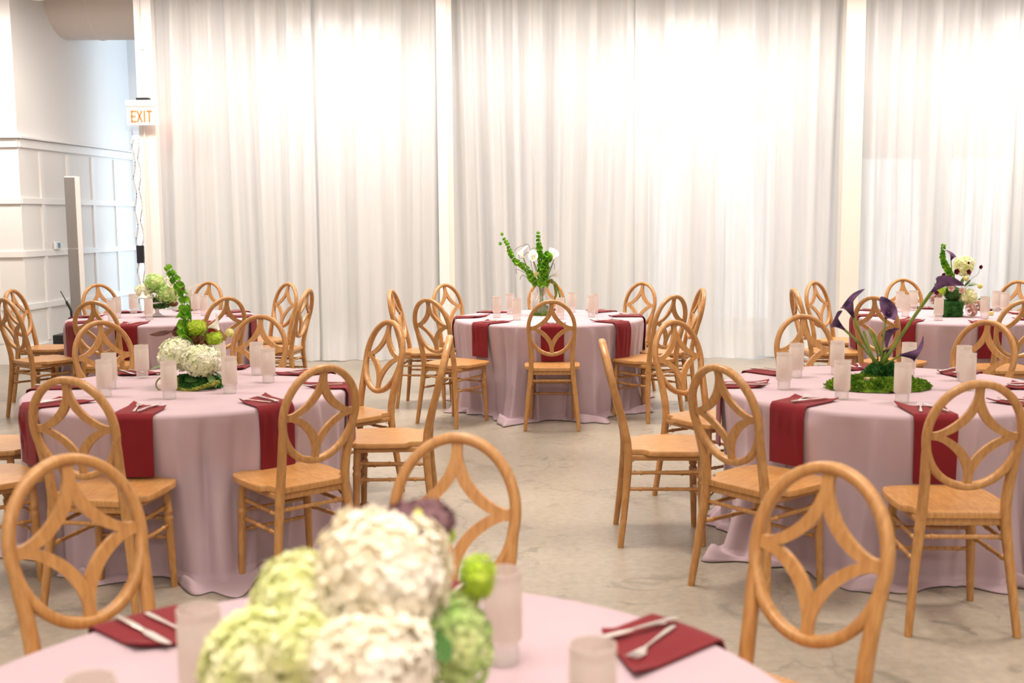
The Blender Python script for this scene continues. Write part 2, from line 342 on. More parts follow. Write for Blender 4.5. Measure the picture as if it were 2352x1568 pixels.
# alcove window far left
wo = empty('window_5', (-4.5, EY, 0)); tag(wo, kind='structure')
b = MB()
for c, d in (((-.42, 0, 1.35), (.05, .08, 2.7)), ((.42, 0, 1.35), (.05, .08, 2.7)), ((0, 0, 2.67), (.8, .08, .06)), ((0, 0, .05), (.8, .08, .1))): b.box(c, d)
b.build('window_frame', M_TRIM, wo, False)
b = MB(); b.box((0, 0, 1.37), (.79, .008, 2.5)); b.build('pane', M_CLEAR, wo, False)

# ------------------------------------------------------------------ posts, duct, sign
YC = 11.62
def post(name, label, x0, x1, depth, m, side=None):
    e = empty(name, ((x0 + x1) / 2, YC, 0)); tag(e, label, 'post')
    b = MB(); b.box((0, depth / 2, ZC / 2), (x1 - x0, depth, ZC)); b.build('shaft', m, e, False, 0.002)
    return e
p = post('structural_post', 'white square post carrying the exit sign left of the curtains', -3.915, -3.735, 0.12, M_WHITEPOST)
b = MB(); b.sweep([(-0.028, -0.012, 0), (-0.028, -0.012, ZC)], 0.010, 8); b.build('conduit', M_POST, p)
for z in (3.32,): b = MB(); b.box((-0.028, -0.008, z), (0.07, 0.016, 0.014)); b.build('strap', M_POST, p, False)
p = post('structural_post', 'narrow white post between the left and middle curtains', -0.768, -0.662, 0.12, M_WHITEPOST)
b = MB(); b.box((0.08, 0.05, ZC / 2), (0.054, 0.08, ZC)); b.build('side_board', M_POST, p, False)
for z in (3.0, 2.55, 1.9):
    for sx in (-.03, .03): b = MB(); b.lathe([(0.0, -.003), (.005, -.003), (.005, 0)], 8); o = b.build('bolt', M_STEEL, p, True, 0, (sx, -.001, z)); o.rotation_euler = (PI / 2, 0, 0)
post('structural_post', 'wide cream post between the middle and right curtains', 3.515, 3.715, 0.14, M_POST)

e = empty('exit_sign', (-3.84, 11.545, 2.63)); tag(e, 'white box sign with orange EXIT letters on the left post', 'sign')
b = MB(); b.box((0, 0, 0), (0.318, 0.06, 0.20)); b.build('housing', M_SIGN, e, False, 0.008)
b = MB(); b.box((-.004, -.004, 0.122), (0.322, 0.075, 0.066)); b.build('canopy', M_WHITEP, e, False, 0.008)
b = MB(); b.box((.01, .01, 0.168), (0.13, 0.07, 0.026)); b.build('mount', M_DARK, e, False)
b = MB()
S = 0.105
def ltr(x, segs):
    for (ax, az, bx_, bz) in segs:
        p0 = Vector((x + ax * S, -0.033, az * S - S / 2 - .012)); p1 = Vector((x + bx_ * S, -0.033, bz * S - S / 2 - .012)); d = p1 - p0
        b.box((p0 + p1) / 2, (d.length + .014, .006, .017), Matrix.Rotation(-math.atan2(d.z, d.x), 3, 'Y'))
ltr(-.105, [(0, 0, 0, 1), (0, 0, .38, 0), (0, .5, .32, .5), (0, 1, .38, 1)])
ltr(-.045, [(0, 0, .42, 1), (0, 1, .42, 0)])
ltr(.028, [(0, 0, 0, 1)])
ltr(.055, [(.22, 0, .22, 1), (0, 1, .44, 1)])
b.build('letters', M_EXIT, e, False)
l = D.lights.new('exit_lamp', 'POINT'); l.energy = 1.6; l.color = (1, 0.3, 0.15); l.shadow_soft_size = .05
o = D.objects.new('exit_lamp', l); COL.objects.link(o); o.location = (-3.62, 11.52, 2.6)

b = MB()
cz, cy, r = 4.06, 12.8, 0.45; b.lathe([(r, -5.6), (r, -4.72), (r + .008, -4.71), (r + .008, -4.69), (r, -4.68), (r, -3.5), (r, 7.4)], 48)
b.v = [(z, cy + x, cz + y) for x, y, z in b.v]
tag(b.build('air_duct', M_DUCT), 'big round painted air duct emerging from the panelled side wall', 'duct')
b = MB(); r = 0.26; b.lathe([(r, 3.0), (r, 6.0), (r + .01, 6.0), (r + .01, 6.04), (r, 6.04), (r, 9.2), (r - .02, 9.22)], 40, cap1=True)
b.v = [(-3.87 + x, z, 3.60 + y) for x, y, z in b.v]
tag(b.build('air_duct', M_WHITEPOST), 'white round duct crossing the top left corner near the ceiling', 'duct')

# thermostat, speaker, aerial, cords
e = empty('thermostat', (CX + 0.085, CY + 0.62, 1.27), ang); tag(e, 'small white thermostat with blue screen on the panelled side wall', 'thermostat')
b = MB(); b.box((0, -0.02, 0), (0.10, 0.03, 0.085)); b.build('case', M_WHITEP, e, False, 0.004)
b = MB(); b.box((0.012, -0.037, 0), (0.05, 0.004, 0.055)); b.build('screen', M_SCREEN, e, False)
sp = at(163, 405, 10.6)
e = empty('column_speaker', (sp.x, 10.6, 0), 0.0); tag(e, 'tall slim grey column speaker standing before the panelled wall', 'speaker')
b = MB(); b.box((0, 0, 0.23), (0.36, 0.40, 0.44)); b.build('subwoofer', M_DARK, e, False, 0.01)
b = MB(); b.box((0, 0.02, 0.45 + (sp.z - .45) / 2), (0.105, 0.11, sp.z - .45)); b.build('cabinet', M_WHITEP, e, False, 0.004)
zj = at(163, 570, 10.6).z
for a, c in ((0.47, zj - .008), (zj + .008, sp.z - .012)):
    b = MB(); b.box((-0.002, -0.037, (a + c) / 2), (0.098, 0.012, c - a)); b.build('grille', M_GREYP, e, False)
b = MB(); b.lathe([(0, -.002), (.009, -.002), (.009, 0)], 10); o = b.build('badge', M_WHITEP, e, True, 0, (0, -.044, at(160, 490, 10.6).z)); o.rotation_euler = (PI / 2, 0, 0)
e = empty('microphone_stand', (*at(163, 705, 10.0).xy, 0)); tag(e, 'black microphone stand with tilted boom beside the column speaker', 'stand')
b = MB(); b.sweep([(0, 0, 0.02), (0, 0, .72)], .011, 8); b.build('pole', M_DARK, e)
b = MB()
for k in range(3): a = k * 2.1 + .4; b.sweep([(0, 0, .12), (.22 * math.cos(a), .22 * math.sin(a), .01)], .009, 6)
b.build('tripod', M_DARK, e)
q0 = Vector((0, 0, .72)); q1 = at(139, 668, 10.0) - Vector(e.location)
b = MB(); b.sweep([q0, q0.lerp(q1, .45), q0.lerp(q1, .46), q1], [.011, .012, .005, .004], 8); b.build('boom', M_DARK, e)
e = empty('cord_hanger', (-4.21, 12.4, 1.1)); tag(e, 'pale twisted cords with dark box hanging behind the exit sign post', 'cords')
for k in range(2):
    b = MB(); b.sweep([(.06 * k - .04 + .015 * math.sin(i * .9 + k * 2), .0, i * .05 - 1.1) for i in range(50)], .011, 6); b.build('cord', M_WHITEP, e)
b = MB(); b.box((-.005, -.02, .06), (.075, .05, .20)); b.build('box', M_DARK, e, False, .004)

# ------------------------------------------------------------------ curtains
def curtain(x0, x1, seed, label, pitch=0.12, open_right=0):
    rnd = random.Random(seed); W = x1 - x0
    n = int(W / 0.009); rows = 34; H = 4.05
    ph = [0]; 
    p = rnd.uniform(0, 6)
    wv = [(rnd.uniform(0.6, 1.7), rnd.uniform(0, 6.28), rnd.uniform(.5, 1)) for _ in range(4)]
    fr = [(2 * PI / (pitch * k), rnd.uniform(0, 6.28), a, rnd.uniform(-.25, .25)) for k, a in ((1.5, .036), (2.6, .030), (4.3, .03), (.62, .007))]
    def fn(i, j):
        s = i / (n - 1); t = j / (rows - 1); z = H * t ** 1.0 * 1.0
        x = x0 + W * s
        warp = sum(c * .05 * math.sin(a * x * 2.2 + b_ + t * .8) for a, b_, c in wv)
        y = 0
        for k, (f, q, a, dr) in enumerate(fr):
            v = math.sin(f * (x + warp * (0.5 + .5 * (1 - t))) + q + dr * (1 - t) * 6)
            y += a * (abs(v) ** .7 * math.copysign(1, v)) * (1 if k < 3 else .4 + .6 * t)
        g = max(0, (t - .90) / .10)
        y = y * (1 - .6 * g) + .008 * g * math.sin(170 * x + q)
        low = max(0, 1 - t / .07)
        y += -.05 * low + .02 * low * math.sin(9 * x + seed)
        return (x, Y1 + .06 + y * .95 - .035 * (x > 0) * min(1, x / 3) * (1 - t), max(.004, z + .012 * math.sin(7 * x + seed) * low))
    b = MB(); b.grid(n, rows, fn)
    o = b.build('sheer_curtain', M_CURT, None, True, 0, None, 180)
    tag(o, label, 'curtain', 'floor length white sheer curtains along the back wall'); return o
curtain(-3.82, -2.1, 3, 'sheer white curtain beside the post with the exit sign')
curtain(-2.12, -0.72, 9, 'sheer white curtain just left of the narrow white post', .135)
curtain(-0.66, 1.36, 5, 'sheer white curtain just right of the narrow white post', .11)
curtain(1.33, 3.60, 14, 'sheer white curtain with bright windows behind, left of wide post', .15)
curtain(3.64, 5.4, 21, 'sheer white curtain just right of the wide cream post', .14)
curtain(5.38, 7.5, 27, 'sheer white curtain at the right end of the back wall', .13)
b = MB(); b.sweep([(-3.72, Y1 + .06, 4.07), (7.5, Y1 + .06, 4.07)], .018, 10); o = b.build('curtain_rod', M_WHITEP); tag(o, 'long white curtain rod along the top of the curtains', 'curtain rod')

# ------------------------------------------------------------------ chair
VP = [(0, .236), (.2, .214), (.43, .198), (.545, .214), (.75, .268), (.9614, .319)]
UP_ = [(0, .195), (.2, .176), (.44, .150), (.56, .149), (.66, .156), (.76, .163)]
RZ, RA, RB = 0.7507, 0.1650, 0.1940
def V(u, v, z): return Vector((u, -v, z))          # chair frame: back towards -Y when yaw = 0
def make_chair():
    t = empty('dining_chair', (0, 0, 0))
    # seat
    pts = [(-.155, .205), (-.158, .135), (-.172, .118), (-.196, .105), (-.203, .06), (-.207, -.04), (-.200, -.13), (-.182, -.175), (-.14, -.196), (-.07, -.206)]
    pts = pts + [(0, -.208)] + [(-u, v) for u, v in reversed(pts)]
    n = len(pts); b = MB(); top, bot = .4565, .434
    rings = [(1, bot), (1, top - .006), (.985, top)]
    vs = []
    for s, z in rings: vs += [V(u * s, v * s, z) for u, v in pts]
    fs = []
    for k in range(2):
        for i in range(n): j = (i + 1) % n; fs.append((k * n + i, k * n + j, (k + 1) * n + j, (k + 1) * n + i))
    fs.append(tuple(range(2 * n, 3 * n))); fs.append(tuple(reversed(range(n)))); b.add(vs, fs)
    b.build('seat', MW, t, True, 0, None, 35)
    b = MB()   # apron under seat
    for s in (-1, 1): b.sweep([V(s * .150, .19, .418), V(s * .155, -.14, .418)], (.010, .014), 8, sq=6)
    b.sweep([V(-.15, .185, .418), V(.15, .185, .418)], (.010, .014), 8, sq=6); b.sweep([V(-.15, -.14, .418), V(.15, -.14, .418)], (.010, .014), 8, sq=6)
    b.build('seat_frame', MW, t)
    # ring
    b = MB(); N = 56
    b.sweep([V(RA * math.cos(2 * PI * i / N), interp(VP, RZ + RB * math.sin(2 * PI * i / N)), RZ + RB * math.sin(2 * PI * i / N)) for i in range(N)], (.0145, .0172), 8, True, Vector((0, 1, 0)), 3.2)
    # section axes: 'side' lies out of plane
    b.build('back_ring', MW, t, True, 0, None, 60)
    # lattice
    sc = .1817 / 55; scz = .2107 / 66
    inner = [(0, 57), (0, 44), (0, 31)]
    for k in range(1, 10):
        th = PI / 2 * (1 - k / 10); p = .74
        c, s_ = math.cos(th) ** (2 / p), math.sin(th) ** (2 / p); inner.append((32 * c, 31 * s_))
    inner += [(32, 0), (41, 0), (48, 0)]
    ow = spline([(4.6, 57, 0), (4.2, 50, 0), (5.2, 43, 0), (8.5, 34, 0), (14, 24.5, 0), (21.5, 16.2, 0), (30, 9.6, 0), (37, 5.8, 0), (43, 4.4, 0), (48, 5.2, 0)], len(inner)); outer = [(p.x, p.y) for p in ow]
    b = MB()
    for sx in (1, -1):
        for sz in (1, -1):
            P = []; n = len(inner)
            for side in (inner, outer):
                for (x, z) in side:
                    zz = RZ + z * scz * sz; v = interp(VP, zz)
                    P.append(V(x * sc * sx, v - .008, zz)); P.append(V(x * sc * sx, v + .008, zz))
            fs = []
            for i in range(n - 1):
                a, c, e, f = 2 * i, 2 * (i + 1), 2 * n + 2 * i, 2 * n + 2 * (i + 1)
                fs += [(a, c, f, e), (a + 1, e + 1, f + 1, c + 1), (e, f, f + 1, e + 1)]
                if 2 <= i <= n - 4: fs.append((a, a + 1, c + 1, c))
            b.add(P, fs)
    me_o = b.build('back_lattice', MW, t, True, 0, None, 50)
    bm = bmesh.new(); bm.from_mesh(me_o.data); bmesh.ops.remove_doubles(bm, verts=bm.verts, dist=.0003); bm.to_mesh(me_o.data); bm.free()
    # rear legs with uprights
    for s in (-1, 1):
        b = MB(); zs = [0, .06, .14, .22, .30, .37, .43, .49, .55, .61, .66, .70, .74, .765]
        rad = [.0135, .0145, .0155, .0165, .0175, .0185, .0185, .0185, .018, .0175, .017, .0155, .012, .008]
        b.sweep([V(s * interp(UP_, z), interp(VP, z), z) for z in zs], [(r, r * 1.02) for r in rad], 10, False, Vector((0, 1, 0)), 2.6)
        b.build('leg', MW, t, True, 0, None, 60)
    for s in (-1, 1):
        b = MB(); prof = [(0, .0135), (.1, .0155), (.22, .0175), (.285, .0185), (.292, .0205), (.302, .0205), (.308, .0165), (.316, .0165), (.322, .0205), (.332, .0205), (.338, .018), (.40, .0165), (.434, .0165)]
        b.sweep([V(s * (.167 - .017 * z / .434), -.150 + .012 * z / .434, z) for z, r in prof], [r for z, r in prof], 12, False, Vector((0, 1, 0)))
        b.build('leg', MW, t, True, 0, None, 50)
    def rung(a, c, r):
        b = MB(); P = []; R = []
        for k in (0, .14, .15, .17, .18, .5, .52, .54, .82, .83, .85, .86, 1):
            P.append(a.lerp(c, k)); R.append(r * (1.35 if k in (.15, .17, .83, .85, .52) else 1))
        b.sweep(P, R, 8); b.build('stretcher', MW, t)
    def rl(s, z): return V(s * interp(UP_, z), interp(VP, z) - .01, z)
    def fl(s, z): return V(s * (.167 - .017 * z / .434), -.150 + .012 * z / .434, z)
    for s in (-1, 1):
        rung(rl(s, .346), fl(s, .350), .0085); rung(rl(s, .272), fl(s, .268), .0085)
    rung(rl(-1, .362), rl(1, .362), .0085); rung(fl(-1, .215), fl(1, .215), .008); rung(fl(-1, .30), fl(1, .30), .0075)
    for s in (-1, 1):
        b = MB(); b.lathe([(0, -.0015), (.0048, -.0015), (.0055, 0)], 8); o = b.build('bolt', M_BRASS, t, True, 0, V(s * .150, .2175, .425)); o.rotation_euler = (PI / 2, 0, 0)
    for s in (-1, 1):
        b = MB(); b.sweep([V(s * .138, .19, .385), V(s * .135, .165, .402), V(s * .132, .12, .430)], (.006, .0015), 6, sq=5); b.build('bracket', M_STEEL, t)
    return t
PLACE = ['near side', 'near right', 'right side', 'far right', 'far side', 'far left', 'left side', 'near left']
TABLES = {'A': (-1.562, 5.234), 'B': (1.766, 5.079), 'C': (.303, 8.873), 'D': (-2.955, 9.159), 'E': (3.555, 8.754), 'F': (-.259, 1.571)}
TN = {'A': 'middle left table', 'B': 'middle right table', 'C': 'back centre table', 'D': 'back left table', 'E': 'back right table', 'F': 'foreground table'}
ARR = {'A': 'tall green and white flowers', 'B': 'purple callas in moss'}
CH = {'A': [(0, -1.617, 4.311, -.15), (1, -.948, 4.525, .69), (2, -.623, 5.345, 1.59), (3, -.930, 5.989, 2.32), (4, -1.569, 6.309, 3.04), (5, -2.199, 6.07, -2.43), (6, -2.53, 5.24, -1.6), (7, -2.25, 4.53, -.8)],
 'B': [(6, .742, 5.114, -1.61), (5, 1.076, 5.794, -2.56), (4, 1.73, 6.039, -3.07), (3, 2.376, 5.698, 2.32), (0, 1.646, 4.049, -.05), (7, 1.047, 4.391, -.9), (1, 2.45, 4.40, .78), (2, 2.76, 5.10, 1.57)],
 'C': [(0, .296, 7.963, -.05), (7, -.421, 8.142, -.66), (6, -.681, 8.888, -1.7), (5, -.376, 9.48, -2.34), (4, .324, 9.896, 3.14), (3, .957, 9.506, 2.36), (2, 1.232, 8.778, 1.61), (1, 1.008, 8.29, .70)],
 'D': [(0, -3.03, 8.229, -.1), (1, -2.376, 8.453, .76), (5, -3.636, 9.905, -2.34), (4, -3.0, 10.06, 2.75), (3, -2.283, 9.839, 2.39), (2, -2.016, 9.162, 1.43), (6, -4.011, 9.345, -1.68), (7, -3.695, 8.542, -.65)],
 'E': [(6, 2.572, 8.679, -1.59), (5, 2.897, 9.418, -2.42), (4, 3.604, 9.639, -3.08), (3, 4.21, 9.346, 2.21), (7, 2.826, 7.992, -.8), (0, 3.462, 7.638, .03)],
 'F': [(5, -.877, 2.421, -2.32), (4, -.202, 2.559, 2.97), (3, .522, 2.258, 2.37)]}
proto = make_chair(); first = True
for t in 'FABCDE':
    for (k, x, y, yaw) in CH[t]:
        o = proto if first else copy_tree(proto); first = False
        o.location = (x, y, 0); o.rotation_euler = (0, 0, yaw)
        tag(o, 'oval-backed oak chair with star lattice at the %s of the %s' % (PLACE[k], TN[t]), 'chair', 'oval backed chairs at the ' + TN[t])

# ------------------------------------------------------------------ tables, cloths, place settings
TZ, TR = 0.724, 0.762
def cloth_r(C, th, z):
    """radius of the cloth at angle th and height z"""
    t = min(1, max(0, (TZ - .02 - z) / (TZ - .02))); r = TR + .010
    bl = .5 - .5 * math.cos(8 * (th - C['th0']))           # 0 in front of a chair, 1 between chairs
    k = 1 - min(1, t / .5) * .5 * (1 - bl)
    r -= .075 * t
    for (a, w_, amp, sk) in C['folds']:
        d = (th - a - sk * t + PI) % (2 * PI) - PI
        if abs(d) > .5: continue
        ww = w_ * (0.7 + .6 * t); r += 1.15 * amp * k * (t ** .4) * math.exp(-abs(d / ww) ** 1.6)
    r += .009 * t * math.sin(31 * th + 4 * math.sin(3 * th) + C['q']) * k
    r += C['b'] * bl ** 1.5 * max(0, t - .25) ** 1.6 * (1 + .45 * math.sin(3 * th + C['q']))
    return r
def make_table(t):
    x, y = TABLES[t]; rnd = random.Random(ord(t) * 7)
    e = empty('round_table', (x, y, 0)); tag(e, 'round folding table hidden under the cloth of the ' + TN[t], 'table', 'round banquet tables')
    b = MB(); b.lathe([(TR - .02, TZ - .03), (TR - .012, TZ - .026), (TR - .012, TZ - .008), (TR - .02, TZ - .004)], 64, cap1=True); b.build('tabletop', plain('table_board_' + t, (.5, .4, .3), .6), e)
    for s in range(4):
        a = s * PI / 2 + PI / 4; b = MB(); b.sweep([(.42 * math.cos(a), .42 * math.sin(a), 0.0), (.42 * math.cos(a), .42 * math.sin(a), TZ - .03)], .014, 8); b.build('leg', M_GREYP, e)
    C = {'q': rnd.uniform(0, 6), 'th0': PI / 2, 'b': .20, 'folds': []}
    n = 36
    for k in range(n):
        a = 2 * PI * (k + rnd.uniform(-.3, .3)) / n
        C['folds'].append((a, rnd.choice((.024, .035, .05, .075)) * rnd.uniform(.8, 1.2), rnd.choice((1, 1, -.8)) * rnd.uniform(.022, .058), rnd.uniform(-.12, .12)))
    NT = 560; rings = []
    hem = [(rnd.uniform(2, 5) * k, rnd.uniform(0, 6.28), 1 / (k + .5)) for k in range(1, 6)]
    def hn(th, q): return sum(a * math.sin(round(f) * th + p_ + q) for f, p_, a in hem)
    rr = random.Random(3)
    def fn(i, j):
        th = 2 * PI * i / NT; c, s = math.cos(th), math.sin(th)
        if j < 8: r = (TR - .012) * (j / 7.0) ** 1.0; r = max(r, .001); z = TZ
        elif j < 12: q = (j - 7) / 4 * PI / 2; r = TR - .012 + .022 * math.sin(q); z = TZ - .022 * (1 - math.cos(q))
        elif j < 34:
            tt = (j - 11) / 22; z = (TZ - .022) * (1 - tt) + .022 * tt; r = cloth_r(C, th, z)
        else:
            q = (j - 33) / 6; r = cloth_r(C, th, .02); bl = .5 - .5 * math.cos(8 * (th - C['th0']))
            ext = .015 + bl * (.085 + .06 * hn(th, 0) + .05 * math.sin(17 * th + 2 * math.sin(5 * th)))
            r += max(.008, ext) * q; z = .006 + .016 * (1 - q) + bl * .055 * math.sin(min(1, q * 1.1) * PI) * max(0, .45 + .6 * math.sin(19 * th + 2 * hn(th, 1)))
            z = max(z, .004)
        return (r * c, r * s, z)
    b = MB(); b.grid(NT, 40, fn, True)
    o = b.build('tablecloth', M_LINEN, None, True, 0, (x, y, 0), 180)
    o.modifiers.new('solid', 'SOLIDIFY').thickness = .0025
    tag(o, 'mauve floor-length round tablecloth on the ' + TN[t], 'tablecloth', 'mauve round tablecloths')
    return C
CL = {t: make_table(t) for t in 'FABCDE'}
def napkin(t, k, az):
    x, y = TABLES[t]; C = CL[t]; rnd = random.Random(k * 13 + ord(t)); th0 = az - PI / 2     # world angle of direction (sin az, -cos az)
    rad = Vector((math.sin(az), -math.cos(az), 0)); tan = Vector((math.cos(az), math.sin(az), 0))
    Wd = .088; inn = rnd.uniform(.19, .23); sk = rnd.choice((-1, 1)) * rnd.uniform(.03, .06); hang = rnd.uniform(.235, .265); tw = rnd.uniform(-.12, .12)
    nu, ns = 15, 34; b = MB()
    def surf(i, j, off):
        u = (i / (nu - 1) * 2 - 1) * Wd; s = j / (ns - 1)
        tot = inn + .02 + hang; d = s * tot
        if d < inn:
            q = inn - d; rr_ = TR + .004 - q + (sk * (u / Wd) * (q / inn) if q > 0 else 0)
            uu = u + tw * q; curl = .010 * max(0, (q / inn - .75)) * 4 * (abs(u / Wd)) ** 3
            z = TZ + .0045 + off + curl + .002 * math.sin(u * 60 + k) * (q / inn)
            P = rad * rr_ + tan * uu; return (P.x, P.y, z)
        a = (d - inn) / .02 * PI / 2 if d < inn + .02 else PI / 2
        if d < inn + .02:
            z = TZ + .0045 + off - (.020 + off) * (1 - math.cos(a)); rr_ = TR + .004 + (.016 + off) * math.sin(a)
            P = rad * math.sqrt(max(0, rr_ ** 2 - u * u)) * 1 + tan * u; return (P.x, P.y, z)
        z = TZ - .0155 - (d - inn - .02); th = th0 + u / TR
        f = (d - inn - .02) / hang
        base = min(max(cloth_r(C, th + dd, z) for dd in (-.06, 0, .06)), 9)
        mid = cloth_r(C, th0, z)
        rr_ = max(base, mid * .5 + base * .5, TR + .012) + .007 + off; uu = u * (1 - .04 * f)
        rr_ = max(rr_, TR + .020 + off)
        P = rad * math.sqrt(rr_ ** 2 - uu * uu) + tan * uu; return (P.x, P.y, z)
    b.grid(nu, ns, lambda i, j: surf(i, j, .005)); b.grid(nu, ns, lambda i, j: surf(i, j, .0))
    n1 = nu * ns
    for j in range(ns - 1):
        b.f.append((j, j + 1, n1 + j + 1, n1 + j)); q = (nu - 1) * ns; b.f.append((q + j, q + j + 1, n1 + q + j + 1, n1 + q + j))
    for i in range(nu - 1):
        b.f.append((i * ns, (i + 1) * ns, n1 + (i + 1) * ns, n1 + i * ns)); q = ns - 1; b.f.append((i * ns + q, (i + 1) * ns + q, n1 + (i + 1) * ns + q, n1 + i * ns + q))
    o = b.build('napkin', M_NAP, None, True, 0, (x, y, 0), 60)
    tag(o, 'burgundy napkin draped over the table edge at the %s of the %s' % (PLACE[k], TN[t]), 'napkin', 'burgundy napkins')
    return rnd, rad, tan
def make_fork():
    b = MB()
    b.sweep([(0, -.095, .002), (0, -.06, .0025), (0, 0, .0035), (0, .03, .004), (0, .045, .003)], [(.0065, .0016), (.006, .0018), (.0032, .0018), (.003, .0018), (.008, .0014)], 8, sq=3)
    b.sweep([(0, .045, .003), (0, .055, .002), (0, .062, .0022)], [(.008, .0014), (.0125, .0012), (.0125, .0012)], 8, sq=3)
    for k in range(4):
        u = -.0105 + .007 * k; b.sweep([(u, .06, .0022), (u, .08, .0045), (u, .098, .008)], [(.0023, .0012), (.002, .0011), (.001, .0008)], 6, sq=3)
    return b.build('fork', M_STEEL, None)
def make_knife():
    b = MB()
    b.sweep([(0, -.105, .004), (0, -.098, .004), (0, -.03, .004), (0, .005, .004)], [(.004, .002), (.0078, .0034), (.0068, .0032), (.0045, .002)], 8, sq=3)
    b.sweep([(0, .004, .004), (.001, .03, .004), (.002, .08, .004), (.0, .10, .004), (-.002, .108, .004)], [(.005, .001), (.0092, .0008), (.0088, .0007), (.005, .0006), (.001, .0005)], 8, sq=3)
    return b.build('knife', M_STEEL, None)
fork0, knife0 = make_fork(), make_knife(); used = set()
def piece(proto, nm, label, grp, P, ang_):
    o = proto if nm not in used else proto.copy()
    if nm in used: COL.objects.link(o)
    used.add(nm); o.location = P; o.rotation_euler = (0, 0, ang_); tag(o, label, nm, grp)
SET = {'A': [0, 1, 2, 3, 4, 5, 6, 7], 'B': [0, 1, 2, 3, 4, 5, 6, 7], 'C': [0, 1, 2, 3, 4, 5, 6, 7], 'D': [0, 1, 2, 3, 4, 5, 6, 7], 'E': [0, 1, 2, 3, 4, 5, 6, 7], 'F': [3, 5, 4]}
AZ0 = {'A': -.03, 'B': -.08, 'C': 0, 'D': -.05, 'E': -.03, 'F': -.2}
for t in 'FABCDE':
    x, y = TABLES[t]
    for k in SET[t]:
        az = AZ0[t] + k * PI / 4
        if t == 'F': az = {3: 2.25, 4: 3.0, 5: -2.4}[k]
        rnd, rad, tan = napkin(t, k, az)
        base = Vector((x, y, TZ + .012)) + rad * (TR - .115)
        th = math.atan2(-rad.y, -rad.x) - PI / 2
        s = rnd.choice((-1, 1)); fa = rnd.uniform(.05, .35) * s; ka = rnd.uniform(-.1, .12)
        piece(fork0, 'fork', 'silver fork on the burgundy napkin at the %s of the %s' % (PLACE[k], TN[t]), 'silver forks on napkins', base - tan * (.020 + .01 * rnd.random()) + Vector((0, 0, 0.0)), th + fa)
        piece(knife0, 'knife', 'silver knife on the burgundy napkin at the %s of the %s' % (PLACE[k], TN[t]), 'silver knives on napkins', base + tan * (.026 + .008 * rnd.random()) + Vector((0, 0, .0035 if abs(fa) > .1 else 0)) + rad * .01, th + ka - fa * .4)
def make_glass():
    e = empty('tumbler', (0, 0, 0))
    b = MB(); b.lathe([(.030, .040), (.0345, .043), (.0355, .050), (.0355, .150), (.0345, .1515), (.0345, .159), (.0352, .161), (.0352, .171), (.0335, .171), (.0335, .05), (.001, .045)], 60, rib=.014, ribn=20, cap0=False); b.build('frosted_cup', M_FROST, e, True, 0, None, 50)
    b = MB(); b.lathe([(.0285, 0), (.0295, .003), (.0292, .036), (.030, .040), (.001, .040)], 40); b.build('clear_base', M_CLEAR, e, True, 0, None, 50)
    return e
g0 = make_glass(); gfirst = True
GL = {'A': [(7, -1.886, 4.97), (5, -1.912, 5.56), (0, -1.564, 4.895), (1, -1.327, 5.045), (3, -1.337, 5.64), (2, -1.218, 5.37), (6, -1.954, 5.22), (4, -1.55, 5.70)],
 'B': [(6, 1.271, 5.03), (5, 1.426, 5.40), (7, 1.455, 4.74), (4, 1.66, 5.50), (0, 1.686, 4.64), (3, 1.99, 5.40), (2, 2.203, 5.25), (1, 2.102, 4.96)],
 'C': [(6, -.123, 8.89), (5, -.013, 9.20), (7, .04, 8.64), (3, .519, 9.33), (2, .698, 9.12), (1, .653, 8.86), (0, .389, 8.69), (4, .20, 9.30)],
 'D': [(0, -2.985, 8.90), (5, -3.332, 9.54), (3, -2.768, 9.49), (2, -2.64, 9.29), (7, -3.268, 8.84), (6, -3.326, 9.12)],
 'E': [(5, 3.266, 9.11), (6, 3.158, 8.68), (4, 3.42, 9.22), (7, 3.29, 8.34), (1, 3.698, 8.46), (3, 4.06, 9.07), (2, 4.058, 8.91)],
 'F': [(4, -.021, 1.905), (5, -.519, 1.724), (3, .117, 1.559), (6, -.592, 1.448)]}
for t in 'FABCDE':
    for k, x, y in GL[t]:
        o = g0 if gfirst else copy_tree(g0); gfirst = False
        o.location = (x, y, TZ + .0015); o.rotation_euler = (0, 0, k)
        tag(o, 'frosted ribbed tumbler by the %s place of the %s' % (PLACE[k], TN[t]), 'glass', 'frosted tumblers')

# ------------------------------------------------------------------ flowers
def basis(d):
    d = Vector(d).normalized(); a = d.cross(Vector((0, 0, 1)))
    if a.length < .05: a = d.cross(Vector((1, 0, 0)))
    a.normalize(); return d, a, a.cross(d)
def floret(b, P, N, r, rnd, np_=4, cup=.35):
    d, a, c = basis(N); ph = rnd.uniform(0, 6.28)
    k = len(b.v); b.v.append(tuple(P))
    for i in range(np_):
        q = ph + 2 * PI * i / np_; w_ = PI / np_ * .9
        def pt(an, rr, h): return tuple(P + (a * math.cos(an) + c * math.sin(an)) * rr + d * h)
        b.v += [pt(q - w_, r * .62, r * cup * .5), pt(q - w_ * .45, r, r * cup * .75), pt(q + w_ * .45, r, r * cup * .75), pt(q + w_, r * .62, r * cup * .5)]
        j = k + 1 + 4 * i; b.f.append((k, j, j + 1, j + 2, j + 3))
def sphere_pts(n):
    g = PI * (3 - 5 ** .5)
    for i in range(n):
        z = 1 - 2 * (i + .5) / n; r = math.sqrt(1 - z * z); yield Vector((r * math.cos(g * i), r * math.sin(g * i), z))
